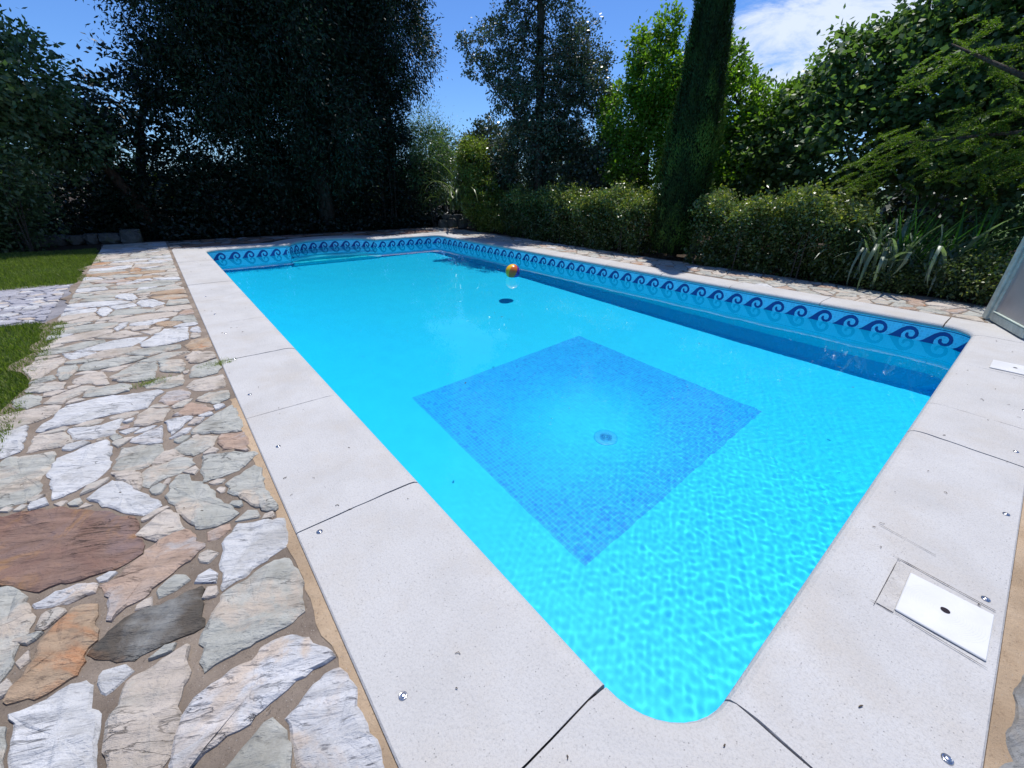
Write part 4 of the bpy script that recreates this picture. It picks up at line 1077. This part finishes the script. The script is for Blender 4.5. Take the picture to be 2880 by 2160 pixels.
# tall conifers at the far end -------------------------------------------------
def conifer(x, y, r, z0, z1, label, lean=0., n=1, seed=0, low=None):
    blobs = []; rr = random.Random(seed)
    for k_ in range(n):
        z = z0+(z1-z0)*(k_+.5)/n
        a = rr.uniform(0, 6.28); q = r*(1.0-.50*(z-z0)/(z1-z0))
        for j in range(4):
            a += 1.57+rr.uniform(-.4, .4); e = q*rr.uniform(.42, .62)
            blobs.append((x+lean*z+e*math.cos(a), y+e*math.sin(a), z+rr.uniform(-.4, .4), q*.55, q*.55, (z1-z0)/n*.85, 104))
    return tree('conifer_tree', label, 'conifer', [(x, y, 0), (x+lean*2, y, 2.2), (x+lean*5, y, 5.5), (x+lean*z1, y, z1)], [.32, .24, .17, .03], blobs, (.12, .042), L_CONI, BARK, rc=.30, per=74, shell=.5, flat=1.7, sprig=.14, ntw=60, up=.1, droop=.7)
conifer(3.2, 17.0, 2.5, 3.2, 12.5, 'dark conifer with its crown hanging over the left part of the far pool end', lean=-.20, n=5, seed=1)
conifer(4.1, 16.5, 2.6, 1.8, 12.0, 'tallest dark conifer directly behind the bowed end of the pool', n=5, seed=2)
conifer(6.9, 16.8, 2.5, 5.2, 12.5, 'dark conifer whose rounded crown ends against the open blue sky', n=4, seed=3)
# undergrowth below them
def bush(label, blobs, leaf, mat, rc=.22, per=40, name='bush', cat='bush', up=.6, stems=5, group=None, shell=.55, sprig=.2, flat=.8):
    x0 = sum(b[0] for b in blobs)/len(blobs); y0 = sum(b[1] for b in blobs)/len(blobs)
    t = empty(name, (x0, y0, 0)); tag(t, label, cat, group)
    C, D, T, CC = clumps(blobs, rc, per, shell, flat, sprig)
    C[:, 2] = np.maximum(C[:, 2], .03)
    co = leaf_quads(C, leaf[0], leaf[1], up, D, .1)
    quads_obj('foliage', co-np.array([x0, y0, 0]), mat, t, T)
    b = MB()
    for q in blobs:
        for j in range(stems):
            a = g_.uniform(0, 6.28); e = Vector((q[0]-x0+q[3]*.5*math.cos(a), q[1]-y0+q[4]*.5*math.sin(a), q[2]+q[5]*.3))
            s_ = Vector((q[0]-x0+g_.uniform(-.1, .1), q[1]-y0+g_.uniform(-.1, .1), 0)); b.tube([s_, s_.lerp(e, .5)+Vector((0, 0, .05)), e], [.018, .013, .005], 5, False)
    tag(b.build('stems', BARK, t), kind='stuff')
    return t
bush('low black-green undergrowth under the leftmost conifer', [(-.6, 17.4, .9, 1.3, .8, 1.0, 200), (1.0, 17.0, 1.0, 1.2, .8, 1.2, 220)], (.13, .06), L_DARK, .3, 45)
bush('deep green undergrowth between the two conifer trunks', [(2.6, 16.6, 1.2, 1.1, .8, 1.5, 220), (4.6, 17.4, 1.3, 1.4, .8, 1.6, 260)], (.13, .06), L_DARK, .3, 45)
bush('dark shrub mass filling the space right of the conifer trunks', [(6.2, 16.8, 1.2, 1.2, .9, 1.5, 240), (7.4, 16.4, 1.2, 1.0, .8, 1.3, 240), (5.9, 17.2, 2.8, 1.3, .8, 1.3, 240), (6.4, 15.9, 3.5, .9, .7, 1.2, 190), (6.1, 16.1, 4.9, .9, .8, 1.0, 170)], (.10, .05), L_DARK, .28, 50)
# broad-leaved trees at the left
tree('broadleaf_tree', 'bushy broadleaf tree at the left edge of the picture behind the lawn', 'tree', [(-4.0, 16.2, 0), (-3.8, 16.2, 1.6), (-3.2, 16, 3.4)], [.17, .13, .07],
     [(-3.3, 15.4, 3.3, 1.2, 1.2, 1.0, 150), (-4.2, 15.6, 2.4, 1.5, 1.2, 1.1, 150), (-2.4, 15.8, 3.5, .9, .9, .8, 100), (-2.0, 16.6, 2.5, 1.1, 1.0, .9, 100), (-3.0, 16.0, 4.3, .5, .6, .5, 35), (-2.1, 16.0, 4.2, .4, .5, .35, 20)], (.13, .07), L_LEFT, BARK, .3, 34, sprig=.3, ntw=60)
tree('broadleaf_tree', 'dark loose-crowned tree with sky showing through it left of the conifers', 'tree', [(-.9, 18.6, 0), (-.8, 18.4, 1.5), (-.3, 18, 3.2)], [.2, .15, .08],
     [(-.6, 17.6, 3.5, 1.2, 1.0, .8, 70), (.6, 18.0, 4.4, 1.0, .9, .8, 60), (-1.4, 18.0, 2.4, 1.1, .9, .7, 65), (.5, 17.8, 2.2, .9, .9, .5, 38), (1.8, 18.2, 3.2, .8, .8, .6, 34)], (.15, .075), L_DARK, BARK, .28, 34, sprig=.35, ntw=90)
tree('leaning_trunk_tree', 'small tree with a leaning brown trunk behind the far end of the path', 'tree', [(-.7, 17.0, 0), (-1.0, 16.9, .8), (-1.4, 16.8, 1.8), (-1.5, 16.8, 2.6)], [.20, .16, .12, .06],
     [(-1.7, 16.8, 2.6, .8, .7, .5, 60)], (.12, .06), L_DARK, m_bark('red_brown_bark', (.03, .018, .012), (.07, .042, .028)), .25, 30)
bush('low green bush on the lawn edge at the far left', [(-4.6, 14.9, .6, 1.1, .7, .7, 150), (-3.5, 15.4, .8, .9, .6, .8, 130), (-3.3, 14.9, 1.6, .8, .7, .7, 90)], (.10, .05), L_LEFT, .22, 36)
bush('dark bank of shrubs behind the rock edging at the far left', [(-5.0, 17.6, .9, 1.5, .7, 1.0, 130), (-3.0, 17.8, .9, 1.4, .7, .9, 120), (-1.2, 18.6, .8, 1.0, .6, .7, 80)], (.12, .06), L_DARK, .28, 40)
bush('sunlit yellow-green bush glimpsed low behind the left trees', [(-.7, 22, 1.3, .8, .6, .7, 60), (.0, 22, .9, .7, .6, .5, 50)], (.12, .07), L_YEL, .22, 30)
# far belt of trees seen through the gaps
for i, (x, y, r, h) in enumerate(((-9, 24, 2.6, 2.0), (-5, 26, 2.6, 1.9), (4.5, 27, 2.6, 1.6), (9.5, 26, 2.6, 1.8), (14.5, 22, 2.8, 2.4), (18, 16, 2.8, 2.4), (19, 9, 2.8, 2.6), (18.5, 2, 2.8, 2.8), (17.5, -4, 2.8, 2.6))):
    bush(('low hedge-like thicket far behind the left trees', 'low thicket behind the conifers, left part', 'low thicket behind the conifers, right part', 'low thicket behind the feathery shrub', 'thicket behind the holm oak', 'thicket behind the bright green tree', 'thicket behind the cypress', 'thicket behind the hazel, left part', 'thicket behind the hazel, right part')[i],
         [(x-r*.5, y, h*.4, r, 1.0, h, 150), (x+r*.5, y+.4, h*.45, r, 1.0, h*.9, 150)], (.24, .12), L_MID if i in (0, 3, 5) else L_DARK, .5, 40, name='thicket', cat='thicket', stems=3)
# feathery blue-grey shrub
bush('airy blue-grey feathery tree top between the conifer and the holm oak', [(10.0, 19.6, 3.2, .9, .8, 1.7, 140), (9.0, 19.4, 2.6, .8, .8, 1.5, 110), (10.8, 19.2, 2.6, .8, .7, 1.5, 90)], (.13, .022), L_FEA, .3, 36, name='feathery_tree', cat='tree', up=0., sprig=.4, flat=1.6)
bush('mid-green shrub mass right of the conifers', [(7.9, 15.4, 1.9, .9, .8, 1.2, 130), (8.5, 16.4, 2.6, 1.0, .8, 1.1, 130)], (.09, .045), L_MID, .24, 40, sprig=.3)
# holm oak
hx, hy = 9.35, 10.92
tree('holm_oak', 'tall holm oak with a straight dark trunk and small leathery leaves against the sky', 'tree', [(hx, hy, 0), (hx-.02, hy+.05, 3), (hx-.1, hy+.1, 6.2), (hx-.1, hy+.1, 8.6)], [.15, .13, .10, .03],
     [(9.2, 11.1, 6.6, 1.15, 1.15, .9, 190), (10.0, 10.5, 5.1, 1.15, 1.1, .8, 210), (8.5, 11.5, 5.3, .95, .95, .75, 120), (10.3, 10.1, 4.1, 1.1, 1.0, .8, 220), (8.9, 11.4, 4.1, 1.15, 1.1, .7, 190), (9.3, 11.1, 7.8, .9, .9, .7, 110),
      (7.9, 12.1, 4.7, .5, .5, .32, 26), (7.55, 12.4, 5.2, .2, .2, .25, 9), (9.6, 10.8, 3.2, 1.35, 1.2, .9, 230)],
     (.080, .046), L_OAK, BARK, .15, 40, shell=.25, sprig=.3, ntw=170, limb_r=.035)
bush('broad dark evergreen shrub under the holm oak', [(9.5, 14.0, 2.1, 1.1, .9, 1.5, 330), (9.9, 12.4, 2.0, 1.2, 1.0, 1.6, 360), (10.4, 11.0, 1.8, 1.2, 1.0, 1.6, 360), (11.1, 9.4, 1.7, 1.2, 1.0, 1.5, 320)], (.10, .06), L_OAK, .20, 44, sprig=.25)
# bright tree
tree('laurel_tree', 'bright green sunlit tree with upright shoots left of the cypress', 'tree', [(11.6, 8.4, 0), (11.5, 8.4, 1.6), (11.3, 8.3, 3.2)], [.13, .10, .05],
     [(10.9, 8.8, 3.3, .85, .85, .9, 200), (10.9, 8.0, 4.1, .7, .7, .8, 170), (11.4, 7.3, 3.7, .85, .85, .9, 190), (10.7, 8.6, 4.9, .26, .26, .45, 26), (10.9, 7.9, 5.2, .3, .3, .4, 26), (11.4, 7.1, 4.8, .28, .28, .4, 24), (11.0, 8.2, 2.2, 1.1, 1.0, .9, 200), (11.4, 6.9, 2.2, 1.0, .9, .9, 160)], (.10, .06), L_BRT, BARK, .17, 36, sprig=.35, flat=1.2)
tree('laurel_tree', 'bright green tree showing to the right of the cypress', 'tree', [(11.8, 5.3, 0), (11.7, 5.3, 1.6), (11.5, 5.4, 3.0)], [.12, .09, .05],
     [(11.5, 6.1, 3.3, .8, .7, 1.0, 180), (11.6, 5.1, 2.8, .8, .8, .9, 170), (11.5, 6.5, 4.3, .5, .5, .6, 70), (11.3, 5.4, 1.8, .9, .8, .8, 150), (12.2, 4.6, 3.4, .7, .7, .6, 90)], (.10, .06), L_BRT, BARK, .17, 36, sprig=.3)
# cypress
def cypress(x, y, h):
    t = empty('cypress', (x, y, 0)); tag(t, 'tall narrow columnar cypress rising out of the hedge beyond the picture top', 'cypress')
    n = 78000
    z = .15+(h-.15)*g_.random(n)**.85; a = g_.uniform(0, 6.2832, n)
    def rad(z): 
        k_ = z/h; return np.interp(k_, [0, .05, .16, .35, .6, .8, 1.0], [.38, .48, .54, .50, .33, .22, .03])
    lump = np.array([mnoise.noise(Vector((math.cos(b)*1.6, math.sin(b)*1.6, zz*1.1)))+.6*mnoise.noise(Vector((math.cos(b)*4, math.sin(b)*4, zz*3+7))) for b, zz in zip(a[:n//6], z[:n//6])])
    lump = np.tile(lump, 6)[:n]; a = np.tile(a[:n//6], 6)[:n]+g_.normal(0, .05, n); z = np.tile(z[:n//6], 6)[:n]+g_.normal(0, .05, n)
    r = rad(z)*(1+.24*lump)+g_.normal(0, .016, n)-.02*g_.random(n)+.09*(g_.random(n) < .05)*g_.random(n)
    C = np.stack([r*np.cos(a), r*np.sin(a), z], 1)
    D = np.stack([np.cos(a)*.5, np.sin(a)*.5, np.full(n, 1.1)], 1)
    d = unit(D+g_.normal(size=(n, 3))*.3); s_ = unit(np.cross(d, unit(np.stack([np.cos(a), np.sin(a), np.full(n, .2)], 1)+g_.normal(size=(n, 3))*.4)))
    l_ = .055*(.7+.6*g_.random((n, 1))); w_ = .010
    co = np.stack([C, C+d*l_*.5+s_*w_, C+d*l_, C+d*l_*.5-s_*w_], 1).reshape(-1, 3)
    quads_obj('foliage', co, L_CYP, t, np.clip(.3+.8*lump+.4*g_.random(n), 0, 1))
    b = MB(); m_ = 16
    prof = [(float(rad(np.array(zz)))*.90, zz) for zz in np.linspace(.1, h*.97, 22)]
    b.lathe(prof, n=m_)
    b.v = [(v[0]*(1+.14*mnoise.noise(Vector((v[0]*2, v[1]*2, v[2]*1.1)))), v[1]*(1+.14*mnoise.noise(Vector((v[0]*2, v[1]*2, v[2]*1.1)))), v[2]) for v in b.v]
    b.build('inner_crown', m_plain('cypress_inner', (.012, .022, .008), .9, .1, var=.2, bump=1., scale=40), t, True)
    b = MB(); b.tube([(0, 0, 0), (0, 0, .5)], [.12, .10], 10); b.build('trunk', BARK, t)
cypress(8.75, 5.42, 7.4)
# clipped hedge, two stretches
def hedge(label, pts, hw, top, per_m, seed):
    t = empty('hedge', (pts[0][0], pts[0][1], 0)); tag(t, label, 'hedge')
    ln = sum(math.dist(pts[i], pts[i+1]) for i in range(len(pts)-1)); n = int(per_m*ln)
    s_ = g_.random(n)*ln; P = np.zeros((n, 3)); acc = 0
    for i in range(len(pts)-1):
        l_ = math.dist(pts[i], pts[i+1]); m_ = (s_ >= acc) & (s_ <= acc+l_); f = (s_[m_]-acc)/l_
        d = ((pts[i+1][0]-pts[i][0])/l_, (pts[i+1][1]-pts[i][1])/l_); lat = g_.uniform(-1, 1, m_.sum())
        zz = g_.random(m_.sum()); tp = top*(1+.10*np.sin(s_[m_]*3.1+seed)+.08*np.sin(s_[m_]*7.7+lat*2)+.05*np.sin(s_[m_]*17))
        # push towards the shell: front, back or top
        w_ = hw*(.85+.35*zz)*(1+.16*np.sin(s_[m_]*5+zz*4)+.12*np.sin(s_[m_]*13+zz*9))
        which = g_.random(m_.sum()); lat = np.where(which < .45, np.sign(lat)*(1-.25*g_.random(m_.sum())**2), lat); zz = np.where((which >= .45) & (which < .75), 1-.15*g_.random(m_.sum())**2, zz)
        P[m_, 0] = pts[i][0]+d[0]*l_*f-d[1]*lat*w_; P[m_, 1] = pts[i][1]+d[1]*l_*f+d[0]*lat*w_; P[m_, 2] = zz*tp+.02; acc += l_
    P[:, 2] += np.where((P[:, 2] > top*.8) & (g_.random(n) < .16), .28*g_.random(n)**1.5, 0)
    dens_ = g_.random(n) < .55+.45*(np.sin(s_*6.1+P[:, 2]*7)+np.sin(s_*2.3-P[:, 2]*11) > -.4); P = P[dens_]; n = len(P)
    k_ = 8; C = np.repeat(P, k_, 0)+g_.normal(size=(n*k_, 3))*.052; C[:, 2] = np.maximum(C[:, 2], .01)
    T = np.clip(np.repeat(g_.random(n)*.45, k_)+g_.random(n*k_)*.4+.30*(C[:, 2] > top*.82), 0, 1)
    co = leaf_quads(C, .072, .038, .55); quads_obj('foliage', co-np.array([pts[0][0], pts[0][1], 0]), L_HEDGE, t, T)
    b = MB()
    for q in P[:int(ln*9)]:
        b.tube([(q[0]-pts[0][0]+g_.uniform(-.1, .1), q[1]-pts[0][1], 0), (q[0]-pts[0][0], q[1]-pts[0][1], q[2]*.9)], [.012, .004], 4, False)
    tag(b.build('stems', BARK, t), kind='stuff')
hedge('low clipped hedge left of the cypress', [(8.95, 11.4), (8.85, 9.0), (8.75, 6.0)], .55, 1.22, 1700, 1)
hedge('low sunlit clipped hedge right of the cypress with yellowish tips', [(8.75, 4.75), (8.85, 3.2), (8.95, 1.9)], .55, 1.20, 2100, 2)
bush('low ground-hugging bush between the strap-leaved plants and the gate', [(8.75, 1.3, .16, .62, .7, .20, 120), (8.8, .25, .30, .72, .6, .36, 150), (8.7, -.7, .55, .7, .7, .6, 150), (9.6, 1.3, .5, .6, .9, .5, 110)], (.05, .028), L_HEDGE, .14, 40)
# hazel on the right
tree('hazel_tree', 'big leafy hazel with broad leaves filling the right side behind the hedge', 'tree', [(12.1, 2.8, 0), (12.0, 2.8, 1.6), (11.8, 2.5, 3.4), (11.6, 2.2, 5.4)], [.14, .12, .09, .04],
     [(11.4, 4.9, 1.9, .9, .9, 1.1, 190), (11.6, 4.3, 2.95, .8, .8, .75, 120), (11.3, 3.3, 2.4, 1.1, 1.1, 1.2, 240), (11.5, 3.2, 3.65, .85, .85, .75, 140), (11.4, 2.0, 3.2, 1.2, 1.1, 1.2, 270), (11.5, 1.7, 4.6, .9, .8, .8, 120), (11.2, 1.0, 2.4, 1.2, 1.2, 1.2, 240), (11.4, 5.3, 2.95, .35, .35, .3, 16), (11.4, 3.9, 4.1, .35, .35, .35, 16), (11.5, 2.7, 4.7, .35, .35, .4, 18)],
     (.12, .095), L_HAZ, BARK2, .25, 30, sprig=.35, ntw=110, limb_r=.04, up=1.0)
tree('hazel_tree', 'second hazel at the right edge of the picture', 'tree', [(12.4, -.6, 0), (12.2, -.6, 1.8), (11.9, -.4, 4.0)], [.13, .11, .05],
     [(11.5, .4, 4.2, 1.1, 1.1, 1.1, 190), (11.3, -.5, 2.6, 1.2, 1.2, 1.2, 230), (11.5, -1.2, 4.4, 1.1, 1.2, 1.1, 180), (11.6, -2.3, 2.4, 1.2, 1.2, 1.3, 170), (11.6, .5, 5.7, .9, .9, .8, 90)],
     (.12, .095), L_HAZ, BARK2, .25, 30, sprig=.35, ntw=80, limb_r=.04, up=1.0)
# mimosa fronds hanging in front of the hazel
mt = empty('mimosa_tree', (9.9, -2.6, 0)); tag(mt, 'feathery yellow-green fronds on a grey bough in front of the hazel', 'tree')
b = MB(); b.tube([(0, 0, 0), (-.1, .2, 1.6), (-.2, .8, 2.8)], [.13, .11, .09], 8)
b.tube([(-.2, .8, 2.8), (-.5, 2.2, 2.75), (-.72, 3.4, 2.95), (-.90, 4.3, 3.45)], [.06, .045, .035, .012], 8)
b.tube([(-.2, .8, 2.8), (-.7, 2.8, 2.3), (-.9, 4.4, 2.2)], [.05, .03, .015], 6)
b.tube([(-.5, 2.2, 2.7), (-.6, 2.9, 3.3), (-.75, 3.6, 3.6)], [.04, .03, .015], 6)
b.build('trunk', BARK, mt, True)
C, D = [], []
anch_ = [(-.5-.1*t, 2.4+2.0*t, 3.45-.1*t) for t in np.linspace(0, 1, 7)]+[(-.8, 3.2+1.7*t, 2.45-.5*t) for t in np.linspace(0, 1, 10)]+[(-.75, 2.3+1.2*t, 2.0-.1*t) for t in np.linspace(0, 1, 5)]
for a_ in anch_:
    for f in range(10):
        th = g_.uniform(-.9, .9); d = np.array([-.35+g_.normal()*.3, 1.0*math.cos(th)*g_.choice([1, 1, -1]), -.35+g_.normal()*.30]); d /= np.linalg.norm(d); ln = g_.uniform(.22, .5)
        side = np.cross(d, [0, 0, 1.]); side /= np.linalg.norm(side)
        o_ = np.array(a_)+g_.normal(size=3)*np.array([.15, .2, .22])
        for t in np.linspace(.1, 1, 15):
            for s_ in (-1, 1):
                w_ = .11*math.sin(math.pi*min(1, t*.9+.1))+.02
                for u in np.linspace(.15, 1, 6):
                    C.append(o_+d*ln*t+side*s_*w_*u+np.array([0, 0, -.22*ln*t*t-.02*u])); D.append(d*.7+side*s_*.3)
C = np.array(C); D = np.array(D)
quads_obj('crown', leaf_quads(C, .034, .011, 1.2, D, .05), L_FERN, mt, g_.random(len(C)))
# strap-leaved plants: every leaf its own piece
def strap_leaf(root, d, ln, w, droop, lift, kink=None, n=9):
    d = Vector(d).normalized(); side = Vector((-d.y, d.x, 0)); V, F = [], []; p = Vector(root); ang = lift
    st = ln/n
    for i in range(n+1):
        t = i/n; ww = w*(.55+.9*t if t < .4 else 1-.95*((t-.4)/.6)**1.7)*.5
        if kink and abs(t-kink) < .5/n: ang -= 1.9
        nrm = (Vector((0, 0, 1))*math.cos(ang)-d*math.sin(ang))
        V += [tuple(p-side*ww+nrm*ww*.25), tuple(p), tuple(p+side*ww+nrm*ww*.25)]
        p = p+(d*math.cos(ang)+Vector((0, 0, 1))*math.sin(ang))*st; ang -= droop/n*(1+1.5*t)
    for i in range(n):
        a = 3*i; F += [(a, a+1, a+4, a+3), (a+1, a+2, a+5, a+4)]
    return V, F
def m_strap(name, a, b):
    k = NM(name); p = k.pos(); rnd = k.n('ShaderNodeObjectInfo').outputs['Random']
    base = k.mix(rnd, a, b); base = k.mix(k.rng(k.noise(p, 9, 4), .45, .7, 0, .35), base, tuple(x*.6 for x in a))
    k.fin(base, .38, .55)
    tr = k.n('ShaderNodeBsdfTranslucent'); k.l(k.mix(1.0, base, (1.2, 1.5, .5), 'MULTIPLY'), tr.inputs[0]); ms = k.n('ShaderNodeMixShader'); ms.inputs[0].default_value = .3
    k.l(k.b.outputs[0], ms.inputs[1]); k.l(tr.outputs[0], ms.inputs[2]); k.l(ms.outputs[0], k.out.inputs['Surface']); return k.m
M_STRAP = m_strap('grey_green_strap_leaf', (.07, .12, .065), (.22, .28, .20)); M_REED = m_strap('reed_leaf', (.07, .10, .03), (.15, .19, .07))
M_IRIS = m_strap('bright_sword_leaf', (.035, .12, .02), (.08, .21, .035))
def strap_plant(label, x, y, n, ln, w, mat, rr, erect=.3, kinkp=.45, name='strap_leaved_plant', z0=0., spread=.22):
    t = empty(name, (x, y, z0)); tag(t, label, 'plant')
    for i in range(n):
        a = rr.uniform(0, 6.283); d = (math.cos(a), math.sin(a), 0); lift = rr.uniform(.95, 1.5)
        V, F = strap_leaf((rr.uniform(-spread, spread), rr.uniform(-spread, spread), 0), d, ln*rr.uniform(.65, 1.15), w*rr.uniform(.8, 1.2), rr.uniform(.6, 2.2)*(1-erect), lift, kink=rr.uniform(.45, .75) if rr.random() < kinkp else None)
        mesh_obj('leaf', V, F, mat, t, True)
    return t
rr_ = random.Random(5)
strap_plant('large strap-leaved plant with bent grey-green leaves just right of the sunlit hedge', 8.68, 1.50, 60, 1.35, .058, M_STRAP, rr_, z0=.12, spread=.3, kinkp=.7)
strap_plant('strap-leaved plant with folded pale leaves nearer to the gate', 8.85, .75, 60, 1.3, .058, M_STRAP, rr_, z0=.12, spread=.3, kinkp=.7)
strap_plant('low strap-leaved plant behind the sunlit hedge end', 9.0, 1.95, 26, 1.25, .05, M_STRAP, rr_)
strap_plant('clump of upright bright green sword leaves rising above the strap-leaved plants', 9.1, 1.25, 60, 1.35, .032, M_IRIS, rr_, erect=.85, kinkp=0, name='iris_clump')
strap_plant('darker clump of upright sword leaves further right', 9.5, .55, 46, 1.4, .032, M_IRIS, rr_, erect=.85, kinkp=0, name='iris_clump')
strap_plant('arching reed with long drooping leaves left of the variegated shrub', 8.0, 13.8, 34, 2.5, .085, M_REED, rr_, erect=-.25, kinkp=.3, name='giant_reed', spread=.3, z0=.7)
bush('leafy yellow-green shrub beside the arching reed', [(8.5, 13.0, 1.0, .6, .6, .95, 190), (8.35, 13.3, 2.3, .5, .5, .8, 150), (8.9, 12.3, .7, .7, .6, .65, 130)], (.09, .04), L_YEL, .15, 36, up=.3)
bush('small round shrub at the left end of the hedge', [(9.1, 11.8, .6, .7, .7, .6, 110)], (.06, .03), L_HEDGE, .15, 44)
# dark leaf layer added under the far trees to cover sunlit ground
n = 5200
cx_ = g_.uniform(-6.5, 9.5, n); cyy = 15.55+3.2*g_.random(n); czz = .02+.40*g_.random(n)*(.4+.6*g_.random(n))
k_ = 9; C = np.repeat(np.stack([cx_, cyy, czz], 1), k_, 0)+g_.normal(size=(n*k_, 3))*np.array([.14, .14, .08]); C[:, 2] = np.maximum(C[:, 2], -.01)
C = C[~((C[:, 0] < -.7) & (C[:, 0] > -2.1) & (C[:, 1] < 16.2))]
C = C[(C[:, 0] > -1.2) | (C[:, 1] > 16.5)]
o = quads_obj('added_dark_leaf_cover', leaf_quads(C, .12, .07, .8), L_DARK, None, g_.random(len(C))*.7); tag(o, kind='stuff')
bush('dark leafy bush behind the gate at the right edge', [(10.2, -.6, .7, .8, .8, .8, 120), (9.8, -2.0, .8, .8, 1.0, .9, 130), (10.6, .6, .7, .7, .8, .7, 90)], (.09, .06), L_HAZ, .2, 34)
# grass
def blades(region, n, hgt, mat, name, label=None):
    x0, y0, x1, y1 = region; x = g_.uniform(x0, x1, n); y = g_.uniform(y0, y1, n)
    return x, y
L_GRASS = m_leaf('grass_blade', (.09, .13, .022), (.20, .26, .05), (.30, .31, .12), .5, .5, .35)
n = 150000
y = 2.2+12.6*g_.random(n)**1.0; x = -1.9-3.6*g_.random(n)**1.5
edge = -2.0+.10*np.sin(y*2.1)+.06*np.sin(y*6.3)
edge = np.where(y < 6.8, -1.86+.07*np.sin(y*3), edge); edge = np.where((y < 3.9), -1.9, edge)
keep = (x < edge) & ~((y > 7.05) & (y < 9.65) & (x < -1.95)) & ~((y > 6.9) & (y < 9.8) & (x > -2.15))
x, y = x[keep], y[keep]; n = len(x)
hh = (.028+.03*g_.random(n))*(1+.5*np.sin(x*3)*np.sin(y*2.3)); a = g_.uniform(0, 6.283, n); w_ = .0035+.003*g_.random(n)
lean = g_.normal(0, .35, (n, 2))
p0 = np.stack([x-np.cos(a)*w_, y-np.sin(a)*w_, np.full(n, -.034)], 1); p1 = np.stack([x+np.cos(a)*w_, y+np.sin(a)*w_, np.full(n, -.034)], 1)
p2 = np.stack([x+lean[:, 0]*hh, y+lean[:, 1]*hh, -.034+hh], 1)
gr = quads_obj('grass', np.stack([p0, p1, p2], 1).reshape(-1, 3), L_GRASS, None, g_.random(n), 3); tag(gr, kind='stuff')
# weeds in the joints
for (wx, wy, lab) in ((-.68, 4.25, 'tuft of grass growing out of the joint beside the coping'), (-1.15, 4.12, 'small moss tuft between two terrace stones')):
    n = 160; a = g_.uniform(0, 6.28, n); x = wx+g_.normal(0, .07, n); y = wy+g_.normal(0, .03, n); hh = .02+.05*g_.random(n)
    p0 = np.stack([x-.002, y, np.full(n, -.01)], 1); p1 = np.stack([x+.002, y, np.full(n, -.01)], 1); p2 = np.stack([x+np.cos(a)*hh, y+np.sin(a)*hh, hh*.6], 1)
    o = quads_obj('grass_tuft', np.stack([p0, p1, p2], 1).reshape(-1, 3), L_GRASS, None, g_.random(n), 3); tag(o, lab, 'grass tuft'); o['kind'] = 'stuff'
# caustics: the liner receives the light that the water bends
for o in [basin, floor]+list(steps.children)+list(border.children)+list(dr.children if 'dr' in globals() else []): o.cycles.is_caustics_receiver = True
